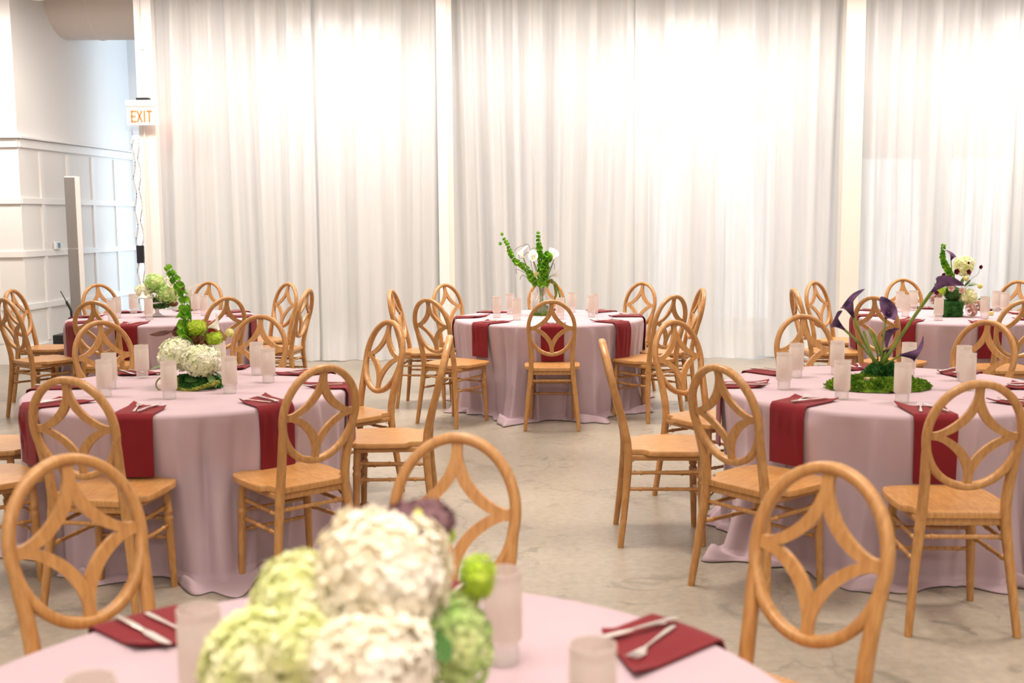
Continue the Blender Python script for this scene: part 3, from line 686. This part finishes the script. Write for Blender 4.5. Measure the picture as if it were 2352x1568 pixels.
def head(parent, name, m, P, R, n=240, fr=.017, seed=0, sq=(1, 1, .85), lump=.08, core=None, np_=4):
    rnd = random.Random(seed); b = MB()
    lumps = [(Vector((rnd.gauss(0, 1), rnd.gauss(0, 1), rnd.gauss(0, 1))).normalized(), rnd.uniform(.4, 1)) for _ in range(12)]; lump = lump * 2 if lump and lump < .15 else lump
    for v in sphere_pts(n):
        v = (v + Vector((rnd.gauss(0, .05), rnd.gauss(0, .05), rnd.gauss(0, .05)))).normalized()
        l_ = sum(a * max(0, v.dot(u)) ** 8 for u, a in lumps) * lump
        r = R * (.86 + l_ + (rnd.uniform(-.10, .08) if lump else 0))
        N = (v + Vector((rnd.gauss(0, .25), rnd.gauss(0, .25), rnd.gauss(0, .25)))).normalized()
        floret(b, Vector((v.x * r * sq[0], v.y * r * sq[1], v.z * r * sq[2])), N, fr * rnd.uniform(.8, 1.2), rnd, np_)
    k = 10; b.grid(16, k, lambda i, j: tuple(Vector((math.cos(i / 16 * 2 * PI) * math.sin(PI * (j + .01) / (k - .98)) * sq[0], math.sin(i / 16 * 2 * PI) * math.sin(PI * (j + .01) / (k - .98)) * sq[1], math.cos(PI * (j + .01) / (k - .98)) * sq[2])) * R * .76), True)
    o = b.build(name, m, parent, False, 0, P); return o
def stem(parent, pts, r=.003, m=None, name='stem', n=14):
    b = MB(); b.sweep(spline(pts, n), r, 6); return b.build(name, m or M_STEM, parent)
def bells(parent, pts, r0=.020, r1=.010, seed=0, gap=.022, m=None):
    gap *= 1.6; r0 *= 1.08; r1 *= .95
    rnd = random.Random(seed); P = spline(pts, 60); b = MB()
    st = MB(); st.sweep(P, [.0035 * (1 - .6 * i / 59) for i in range(60)], 6)
    acc = 0; k = 0; Ltot = sum((P[i + 1] - P[i]).length for i in range(59)); done = 0
    for i in range(1, 60):
        d = (P[i] - P[i - 1]).length; acc += d; done += d
        if acc >= gap * (1 - .35 * done / Ltot):
            acc = 0; k += 1; T, a, c = basis(P[i] - P[i - 1]); r = (r0 + (r1 - r0) * done / Ltot) * rnd.uniform(.85, 1.15)
            nb = 4 if r > .009 else 3
            for q in range(nb):
                an = 2 * PI * q / nb + k * 1.1 + rnd.uniform(-.3, .3); o_ = a * math.cos(an) + c * math.sin(an)
                ax = (o_ * .95 + T * .2 + Vector((rnd.gauss(0, .15),) * 3)).normalized(); A, B_, C_ = basis(ax); base = P[i] + o_ * .003; n0 = len(b.v)
                prof = [(.15, .0), (.55, .45), (.95, .85), (1.08, 1.0)]; sg = 8
                for pr, ph in prof:
                    for s in range(sg):
                        t_ = 2 * PI * s / sg; rr = pr * r * (1 + (.12 * math.cos(t_ * 4) if ph == 1 else 0)); b.v.append(tuple(base + A * (ph * r * 1.05) + (B_ * math.cos(t_) + C_ * math.sin(t_)) * rr))
                for u in range(3):
                    for s in range(sg): s2 = (s + 1) % sg; b.f.append((n0 + u * sg + s, n0 + u * sg + s2, n0 + (u + 1) * sg + s2, n0 + (u + 1) * sg + s))
    o = b.build('green_bells', m or M_BELL, parent, True, 0, None, 180); st.build('stem', M_STEM, o); return o
def calla(parent, base, tip_dir, L=.10, R=.032, m=None, roll=0, stem_to=None, sr=.0035):
    """spathe that starts at base and opens along tip_dir"""
    d, a, c = basis(tip_dir); a, c = a * math.cos(roll) + c * math.sin(roll), -a * math.sin(roll) + c * math.cos(roll)
    b = MB(); base = Vector(base)
    def fn(i, j):
        ph = (i / 22 * 2 - 1) * PI * 1.08; t = j / 12
        long = .5 + .5 * math.cos(ph); H = L * (.62 + .38 * long ** 1.5)
        tt = t; r = .16 * R + (R * .75) * tt ** 1.3 + R * 1.0 * max(0, tt - .65) ** 1.4 * 2.0 * (.5 + .8 * long)
        tipx = (long ** 10) * L * .30 * max(0, tt - .75) * 4
        h = H * tt - .18 * L * max(0, tt - .8) * 4 * (1 - long) * .5
        s = .16 if ph > PI * .92 else 0
        rr = r * (1 + s) * (1 - .25 * abs(math.sin(ph)) * max(0, tt - .8) * 2)
        return tuple(base + d * (h) + (a * math.cos(ph) + c * math.sin(ph)) * rr + a * tipx)
    b.grid(23, 13, fn)
    o = b.build('calla_lily', m or M_CALW, parent, True, 0, None, 180)
    sb = MB(); sb.sweep([base + d * L * .12, base + d * L * .55], [.0045, .0035], 6); sb.build('spadix', M_YEL if (m or M_CALW) is M_CALW else M_CALP, o)
    if stem_to is not None: st = stem(o, [Vector(p) for p in stem_to] + [base + d * .003], sr)
    return o
def leaf(parent, base, d, L=.08, W=.02, m=None, n=(0, 0, 1), bend=.25, name='leaf'):
    d = Vector(d).normalized(); n = Vector(n); s = d.cross(n).normalized(); n = s.cross(d); b = MB(); base = Vector(base)
    def fn(i, j):
        t = i / 9; u = j / 4 * 2 - 1; w_ = W * (math.sin(PI * min(1, t * .97 + .02)) ** .8)
        return tuple(base + d * (L * t) + s * (u * w_) + n * (-.25 * w_ * abs(u) - bend * L * t * t + .0))
    b.grid(10, 5, fn); return b.build(name, m or M_LEAF, parent, True, 0, None, 180)
def moss(parent, name, m, fnh, x0, x1, y0, y1, n=60, seed=1, tuft=.007, cnt=2600, inside=None):
    """mound of moss: tufts of small blades on a height field"""
    rnd = random.Random(seed); b = MB(); k = 0
    while k < cnt:
        x = rnd.uniform(x0, x1); y = rnd.uniform(y0, y1); h = fnh(x, y)
        if h <= 0.001: k += .2; continue
        k += 1; e_ = .004; gx = (fnh(x + e_, y) - h) / e_; gy = (fnh(x, y + e_) - h) / e_
        N = Vector((-gx, -gy, 1)).normalized(); d = (N + Vector((rnd.gauss(0, .5), rnd.gauss(0, .5), rnd.gauss(0, .3)))).normalized()
        _, a, c = basis(d); q = rnd.uniform(0, 6.28); a2 = a * math.cos(q) + c * math.sin(q); P = Vector((x, y, h)); s = tuft * rnd.uniform(.7, 1.4); i = len(b.v)
        b.v += [tuple(P - a2 * s * .5 - N * .003), tuple(P + a2 * s * .5 - N * .003), tuple(P + d * s * 1.5 + a2 * s * .25), tuple(P + d * s * 1.5 - a2 * s * .25)]; b.f.append((i, i + 1, i + 2, i + 3))
    b.grid(n, n, lambda i, j: (x0 + (x1 - x0) * i / (n - 1), y0 + (y1 - y0) * j / (n - 1), max(.0005, fnh(x0 + (x1 - x0) * i / (n - 1), y0 + (y1 - y0) * j / (n - 1)))))
    keep = []
    for f in b.f:
        if all(b.v[i][2] <= .00051 for i in f): continue
        keep.append(f)
    b.f = keep
    o = b.build(name, m, parent, False); o['kind'] = 'stuff'; return o
def tassel(parent, pts, r=.008, seed=0, name='amaranthus', m=None):
    rnd = random.Random(seed); P = spline(pts, 40); b = MB()
    for i, p in enumerate(P):
        for k in range(7): N = Vector((rnd.gauss(0, 1), rnd.gauss(0, 1), rnd.gauss(0, 1))).normalized(); floret(b, p + N * r * .6, N, r * .7, rnd, 3, .6)
    b.sweep(P, r * .6, 6); return b.build(name, m or M_AMA, parent, False)
class Arr:
    """arrangement whose pieces are placed by photo pixel at a chosen depth"""
    def __init__(s, name, loc, label, cat='flowers'):
        s.e = empty(name, loc); tag(s.e, label, cat, 'table centrepieces'); s.o = Vector(loc)
    def p(s, x, y, dy=0): return at(x, y, s.o.y + dy) - s.o

# --- A : white hydrangeas with tall bells
A = Arr('flower_centrepiece', (-1.57, 5.24, TZ + .003), 'white hydrangea centrepiece with tall green stem on the middle left table'); e = A.e
def hA(x, y):
    r = ((x - .03) / .13) ** 2 + (y / .10) ** 2; return .055 * max(0, 1 - r) ** .5 + (.006 * math.sin(x * 90) * math.sin(y * 80) if r < .9 else 0)
moss(e, 'moss_base', M_MOSSD, hA, -.12, .18, -.11, .11, 50, 4, .008, 1500)
head(e, 'hydrangea', M_HYW, A.p(412, 812, -.02), .098, 520, .012, 11)
head(e, 'hydrangea', M_HYW, A.p(464, 828, -.05), .095, 520, .012, 12)
head(e, 'viburnum', M_VIB, A.p(451, 752, -.01), .044, 170, .0085, 13)
head(e, 'viburnum', M_VIB, A.p(493, 777, -.01), .036, 140, .0085, 14)
head(e, 'brown_hydrangea', M_BROWN, A.p(452, 778, .04), .06, 160, .010, 15, lump=.2)
head(e, 'brown_hydrangea', M_BROWN, A.p(412, 762, .05), .032, 90, .009, 16, lump=.2)
head(e, 'yellow_ball', M_YEL, A.p(528, 764, .0), .022, 160, .004, 17, lump=0, sq=(1, 1, 1))
stem(e, [A.p(455, 810), A.p(490, 790), A.p(520, 772)], .002)
bells(e, [A.p(438, 800, 0), A.p(427, 765), A.p(422, 735), A.p(424, 700), A.p(418, 670), A.p(404, 645), A.p(388, 618), A.p(382, 606)], .026, .012, 5, .026)
calla(e, A.p(478, 752), (.9, -.1, .35), .075, .028, M_CALW, .9, [A.p(462, 800), A.p(470, 770)])
calla(e, A.p(436, 690, .03), (-.04, 0, 1), .082, .028, M_CALW, 1.6, [A.p(440, 780), A.p(439, 735)])
leaf(e, A.p(398, 760), (-1, -.1, -.1), .115, .02, M_BRLEAF, (0, -.7, 1), .05, 'brown_leaf')
stem(e, [A.p(430, 790), A.p(412, 768), A.p(398, 760)], .002, M_TWIG)
for (x, y, d_, L_, W_, mm) in ((385, 835, (-1, -.2, -.05), .085, .025, M_PALELEAF), (392, 845, (-.9, -.5, -.2), .07, .022, M_LEAF), (478, 855, (.6, -.5, -.55), .09, .022, M_PALELEAF), (440, 866, (.2, -1, -.1), .05, .03, M_LEAF), (487, 850, (.8, .1, -.35), .08, .02, M_LEAF)): leaf(e, A.p(x, y, -.06), d_, L_, W_, mm)
tassel(e, [A.p(405, 870, -.07), A.p(412, 893, -.1), A.p(440, 896, -.13), A.p(475, 885, -.13), A.p(500, 878, -.1)], .011, 6)
tassel(e, [A.p(398, 866, -.05), A.p(368, 868, -.05), A.p(358, 885, -.08), A.p(372, 902, -.1)], .004, 7)
# --- B : purple callas in moss
B = Arr('flower_centrepiece', (1.735, 5.05, TZ + .003), 'purple calla lilies rising from green moss on the middle right table'); e = B.e
def hB(x, y):
    an = math.atan2(y, x); r = (((x + .02) / .228) ** 2 + ((y + .01) / .15) ** 2) * (1 + .10 * math.sin(5 * an + 1) + .07 * math.sin(9 * an)); h = .044 * max(0, 1 - r) ** .4
    return h + (.010 * math.sin(x * 46 + 1) * math.sin(y * 50 + 40 * x) if r < .8 else 0)
def hB2(x, y): return .105 * max(0, 1 - ((x - .03) / .115) ** 2 - ((y - .04) / .095) ** 2) ** .6 + (.006 * math.sin(60 * x) * math.sin(70 * y) if abs(x - .03) < .09 and abs(y - .04) < .07 else 0)
moss(e, 'moss', M_MOSS, hB, -.26, .24, -.17, .16, 60, 7, .010, 5200); moss(e, 'moss_mound', M_MOSSD, hB2, -.09, .15, -.06, .14, 50, 8, .010, 3000)
b = MB(); b.box((-.075, -.07, .05), (.055, .03, .014), Matrix.Rotation(.3, 3, 'Z')); b.build('wood_chip', plain('pale_bark', (.5, .38, .26), .9, var=.1), e, False, .003)
b0 = B.p(2022, 845, .03)
calla(e, B.p(1961, 730), (-.35, -.15, .9), .12, .034, M_CALP, 2.2, [b0, B.p(1988, 790)], .006)
calla(e, B.p(1940, 757, -.02), (-.75, -.2, .62), .10, .030, M_CALP, 2.6, [b0, B.p(1975, 790)], .006)
calla(e, B.p(2034, 731), (.1, -.75, .75), .075, .036, M_CALP, 1.2, [b0, B.p(2028, 785)], .005)
calla(e, B.p(2138, 672, -.05), (.75, 0, .62), .12, .034, M_CALP, -.6, [b0, B.p(2070, 770, -.02)], .008)
calla(e, B.p(2066, 815, -.05), (.95, -.1, .1), .115, .030, M_CALP, 1.7, [b0, B.p(2042, 832, -.02)], .005)
calla(e, B.p(2036, 800, .06), (.1, .1, 1), .10, .026, M_CALP, .3, [b0, B.p(2030, 825, .04)], .006)
calla(e, B.p(2030, 838, .06), (.15, .2, .9), .08, .024, M_CALP, .3)
for k, (x, y) in enumerate(((1996, 800), (2008, 795), (2018, 805))): stem(e, [b0 + Vector((-.02, .03, 0)), B.p(x + 8, y + 20, .05), B.p(x - 12, y - 40, .08)], .006)
# --- C : glass vase
Cc = Arr('flower_centrepiece', (.25, 9.05, TZ + .003), 'clear glass vase of green bells and white callas on the back centre table'); e = Cc.e
b = MB(); prof = [(.04, .0), (.062, .004), (.078, .03), (.083, .06), (.080, .10), (.066, .135), (.048, .165), (.043, .19), (.044, .215), (.050, .238), (.047, .238), (.040, .21), (.040, .19), (.045, .165), (.063, .132), (.077, .10), (.079, .06), (.07, .02), (.001, .012)]
b.lathe(prof, 48); b.build('vase', M_VASE, e)
def hC(x, y): return .078 * max(0, 1 - (x * x + y * y) / .072 ** 2) ** .35
moss(e, 'moss', M_MOSS, hC, -.072, .072, -.072, .072, 30, 9, .008, 900)
for k in range(12):
    a = k * .55; stem(e, [(.03 * math.cos(a), .03 * math.sin(a), .06), (.012 * math.cos(a + 2), .012 * math.sin(a + 2), .17), (.03 * math.cos(a + 3), .03 * math.sin(a + 3), .28)], .0035)
n0 = Vector((0, 0, .23)); q = Cc.p
bells(e, [n0 + Vector((-.02, 0, 0)), q(1222, 640), q(1212, 620), q(1196, 608), q(1182, 598), q(1172, 580), q(1165, 560), q(1156, 545)], .023, .010, 21, .021)
bells(e, [q(1244, 600), q(1240, 582), q(1238, 565), q(1236, 548), q(1236, 530)], .022, .010, 22, .024)
stem(e, [n0, q(1244, 600)], .003)
bells(e, [n0 + Vector((.01, -.02, 0)), q(1249, 630, -.03), q(1253, 605, -.03), q(1259, 584, -.03)], .030, .026, 23, .022)
bells(e, [n0 + Vector((0, .02, 0)), q(1242, 625, .03), q(1242, 600, .03), q(1248, 588, .03)], .024, .02, 25, .03)
for x, y, r_ in ((1155, 541, 0), (1152, 557, 2)): leaf(e, q(x, y), (-.5, 0, .8 - r_ * .6), .03, .014, M_BELL, (0, -1, 0), 0)
calla(e, q(1202, 592), (-.3, -.2, 1), .085, .032, M_CALW, 2.0, [n0, q(1214, 620)])
calla(e, q(1226, 600, -.03), (-.1, -.6, .8), .07, .034, M_CALW, 1.4, [n0, q(1236, 630, -.02)])
calla(e, q(1272, 596), (.1, -.3, 1), .08, .034, M_CALW, 1.4, [n0, q(1262, 625)])
calla(e, q(1266, 633), (.95, -.1, .25), .085, .030, M_CALW, 1.0, [n0, q(1255, 645)])
head(e, 'yellow_ball', M_YEL, q(1232, 630, -.02), .022, 160, .004, 17, lump=0, sq=(1, 1, 1))
for P in ([(1240, 650), (1232, 615), (1222, 590), (1214, 562), (1200, 564), (1190, 568), (1182, 576)], [(1240, 650), (1228, 612), (1220, 575), (1230, 570), (1240, 572)], [(1250, 650), (1262, 618), (1272, 605), (1274, 618)], [(1215, 640), (1200, 632), (1194, 642)], [(1206, 626), (1186, 618), (1187, 628)], [(1240, 650), (1224, 625), (1214, 580), (1196, 594), (1190, 582)]): stem(e, [q(x, y, .02) for x, y in P], .0018, M_TWIG, 'curly_twig', 24)
tassel(e, [q(1258, 648, -.02), q(1266, 643, -.03), q(1274, 655, -.03), q(1277, 675, -.03), q(1275, 690, -.03)], .011, 6)
tassel(e, [q(1262, 645, -.02), q(1275, 650, -.03), q(1282, 665, -.03), q(1288, 688, -.03)], .009, 8)
# --- D : compote bowl
Dd = Arr('flower_centrepiece', (-3.02, 9.22, TZ + .003), 'white footed bowl of green hydrangeas on the back left table'); e = Dd.e; q = Dd.p
b = MB(); b.lathe([(.055, 0), (.06, .004), (.045, .012), (.018, .03), (.016, .055), (.03, .07), (.07, .085), (.095, .115), (.10, .125), (.09, .118), (.06, .095), (.001, .085)], 40); b.build('bowl', plain('white_ceramic', (.88, .84, .83), .35, var=.02), e)
head(e, 'green_hydrangea', M_HYG, q(356, 650, .0), .095, 260, .012, 31)
head(e, 'green_hydrangea', M_HYG, q(384, 676, -.04), .095, 260, .012, 32)
head(e, 'green_hydrangea', M_HYG, q(402, 664, .03), .07, 180, .012, 37)
head(e, 'white_hydrangea', M_HYW, q(330, 668, -.03), .072, 220, .012, 33)
head(e, 'white_hydrangea', M_HYW, q(342, 684, -.06), .04, 120, .010, 38)
head(e, 'leafy_base', M_LEAF, q(364, 695, 0), .09, 150, .022, 34, (1.1, 1, .45), .2)
head(e, 'brown_hydrangea', M_BROWN, q(412, 662, .0), .045, 130, .010, 35, (1, 1, 1.5), .2)
head(e, 'brown_hydrangea', M_BROWN, q(398, 697, .0), .03, 80, .010, 36, (1.2, 1, .8), .2)
calla(e, q(328, 668, -.09), (.05, -.5, -1), .09, .034, M_CALW, 1.5); calla(e, q(378, 640, -.06), (.8, -.5, -.1), .07, .032, M_CALW, 1.5); calla(e, q(392, 662, -.08), (.3, -.6, 1), .07, .03, M_CALW, 1.5)
leaf(e, q(318, 684), (-.8, -.2, .3), .05, .016, M_PALELEAF)
# --- E : mixed flowers on moss cube
Ee = Arr('flower_centrepiece', (3.50, 8.66, TZ + .003), 'mixed red, cream and purple flowers in a moss cube on the back right table'); e = Ee.e; q = Ee.p
b = MB(); rnd = random.Random(5)
for k in range(3200):
    f = rnd.randrange(5); u, v = rnd.uniform(-.074, .074), rnd.uniform(-.06, .06)
    P, N = [((-.078, u, .06 + v), (-1, 0, 0)), ((.078, u, .06 + v), (1, 0, 0)), ((u, -.078, .06 + v), (0, -1, 0)), ((u, .078, .06 + v), (0, 1, 0)), ((u, v, .122), (0, 0, 1))][f]
    floret(b, Vector(P) + Vector(N) * rnd.uniform(-.004, .006), (Vector(N) + Vector((rnd.gauss(0, .5), rnd.gauss(0, .5), rnd.gauss(0, .5)))).normalized(), .005, rnd, 2, .8)
b.box((0, 0, .061), (.15, .15, .12)); o = b.build('moss_cube', M_MOSSD, e, False)
n0 = Vector((0, 0, .11))
bells(e, [n0 + Vector((.0, 0, .05)), q(2184, 640), q(2178, 622), q(2171, 608), q(2165, 592), q(2166, 575), q(2167, 560)], .025, .011, 41, .02, M_BELL)
head(e, 'cream_hydrangea', M_HYY, q(2213, 610, .02), .078, 240, .013, 42, (1, 1, 1.05)); head(e, 'cream_hydrangea', M_HYY, q(2221, 682, -.03), .075, 240, .013, 43)
calla(e, q(2184, 598, -.03), (.15, -.2, 1), .07, .028, M_CALP, 1.4, [n0, q(2186, 640)])
def bloom(P, r, m, name, seed, layers=3):
    rnd = random.Random(seed); b = MB()
    for l_ in range(layers):
        for k in range(5):
            an = 2 * PI * k / 5 + l_ * .6; tilt = .35 + .35 * l_; d0 = Vector((math.cos(an), 0, math.sin(an))) * math.cos(tilt) + Vector((0, -1, 0)) * math.sin(tilt)
            s_ = Vector((-math.sin(an), 0, math.cos(an))); rr = r * (1 - .2 * l_)
            k0 = len(b.v); b.v += [(0, 0, 0)] + [tuple(d0 * rr * a_ + s_ * rr * c_ - Vector((0, 1, 0)) * rr * .1 * abs(c_)) for a_, c_ in ((.4, -.35), (.85, -.42), (1.05, 0), (.85, .42), (.4, .35))]
            b.f.append(tuple(range(k0, k0 + 6)))
    o = b.build(name, m, e, False, 0, P); o.rotation_euler = (rnd.uniform(-.3, .3), 0, rnd.uniform(-.4, .4)); return o
for i, (x, y, r_) in enumerate(((2196, 623, .027), (2224, 625, .024), (2166, 631, .022), (2180, 640, .027), (2192, 648, .025), (2252, 613, .018), (2184, 650, .024), (2151, 672, .02), (2224, 604, .012))):
    bloom(q(x, y, -.08), r_, M_RED, 'red_bloom', i); 
stem(e, [n0, q(2210, 668), q(2229, 642), q(2246, 630), q(2251, 615, -.08)], .0016, M_STEM); stem(e, [n0, q(2208, 660), q(2216, 630, -.07)], .0016)
for x, y in ((2219, 640), (2251, 657)): head(e, 'yellow_ball', M_YEL, q(x, y, -.08), .022, 150, .004, 44, lump=0, sq=(1, 1, 1))
stem(e, [n0, q(2215, 665), q(2232, 650), q(2248, 655, -.08)], .0018)
bloom(q(2209, 667, -.11), .028, M_ROSE, 'pink_bloom', 50); bloom(q(2184, 662, -.09), .032, M_ROSE, 'pink_bloom', 51)
for i, (x, y, r_) in enumerate(((2228, 713, .048), (2246, 702, .034), (2150, 680, .04), (2141, 690, .03))):
    b = MB(); rr = random.Random(i)
    for l_ in range(5):
        R_ = r_ * (.25 + .19 * l_)
        for k in range(4):
            a0 = k * PI / 2 + l_ * .8
            b.grid(6, 4, lambda ii, jj: (math.cos(a0 + (ii / 5 - .5) * 2.0) * R_ * (.75 + .25 * jj / 3 + .12 * (jj == 3)), -(r_ * .55 * jj / 3 * (1.25 - .13 * l_)) , math.sin(a0 + (ii / 5 - .5) * 2.0) * R_ * (.75 + .25 * jj / 3 + .12 * (jj == 3))))
    P = q(x, y, -.12 if x > 2200 else 0); o = b.build('rose', M_ROSE, e, True, 0, P, 180); o.rotation_euler = (-.3, 0, .2)
for x, y, d_ in ((2245, 688, (1, -.2, .35)), (2246, 694, (1, -.2, -.3)), (2214, 658, (.6, -.3, .8)), (2222, 656, (1, -.2, .2)), (2205, 655, (.3, -.3, 1)), (2160, 665, (-.6, 0, .6))): leaf(e, q(x, y, -.04), d_, .075, .012, M_PALELEAF if y < 660 else M_LEAF, (0, -.8, 1), .0)
head(e, 'leafy_base', M_LEAF, q(2188, 676, 0), .065, 130, .016, 45, (1, .9, .9), .2)
head(e, 'green_berries', M_VIB, q(2164, 668, -.02), .03, 70, .009, 46, (1, 1, 1), .2)
b = MB(); b.lathe([(.02, 0), (.024, .01), (.024, .028), (.0, .03)], 16); o = b.build('yellow_candle', M_YEL, None, True, 0, (3.86, 8.72, TZ + .002)); tag(o, 'tiny yellow votive beside the moss cube on the back right table', 'candle')
# --- F : foreground hydrangeas
Ff = Arr('flower_centrepiece', (-.27, 1.50, TZ + .003), 'large blurred cream and lime hydrangeas on the foreground table'); e = Ff.e; q = Ff.p
b = MB(); b.lathe([(.07, 0), (.075, .005), (.08, .05), (.075, .06), (.07, .055), (.001, .05)], 40); b.build('bowl', plain('white_bowl', (.86, .82, .8), .4, var=.02), e)
head(e, 'cream_hydrangea', M_HYC, q(888, 1330, -.02), .093, 850, .011, 61, (1, 1, 1.0), .1)
head(e, 'cream_hydrangea', M_HYC, q(852, 1535, -.10), .082, 700, .011, 62, (1.0, 1, 1.0), .1)
head(e, 'green_tinged_hydrangea', M_HYY, q(690, 1385, .02), .070, 600, .010, 63, (1, 1, 1), .1)
head(e, 'green_tinged_hydrangea', M_HYY, q(590, 1530, -.06), .078, 650, .010, 64, (1.05, 1, 1), .1)
head(e, 'green_tinged_hydrangea', M_HYY, q(720, 1500, -.08), .066, 550, .010, 65, (1, 1, 1), .1)
head(e, 'green_hydrangea', M_HYG, q(1040, 1475, .0), .060, 500, .008, 66, (.9, 1, 1.25), .1)
head(e, 'viburnum', M_VIB, q(1097, 1325, .02), .026, 150, .006, 67, (.95, 1, 1.2), .1)
head(e, 'viburnum', M_VIB, q(1022, 1230, .06), .015, 90, .005, 68)
head(e, 'dark_bloom', petal_mat('mauve_brown_petals', (.14, .06, .08), (.30, .17, .19), 40, .15), q(972, 1192, .06), .038, 150, .010, 69, (1.25, 1, .6), .3)
bl = head(e, 'yellow_stamens', M_YEL, q(960, 1192, .015), .007, 50, .004, 70, (.8, 1, 1.9))
stem(e, [q(1000, 1400), q(1010, 1300, .03), q(975, 1200, .06)], .003); stem(e, [q(1040, 1470), q(1080, 1380), q(1097, 1330, .02)], .003)
for x, y, d_ in ((985, 1440, (.5, -.8, -.3)), (500, 1560, (-.8, -.5, -.1))): leaf(e, q(x, y, -.06), d_, .06, .02, M_LEAF)
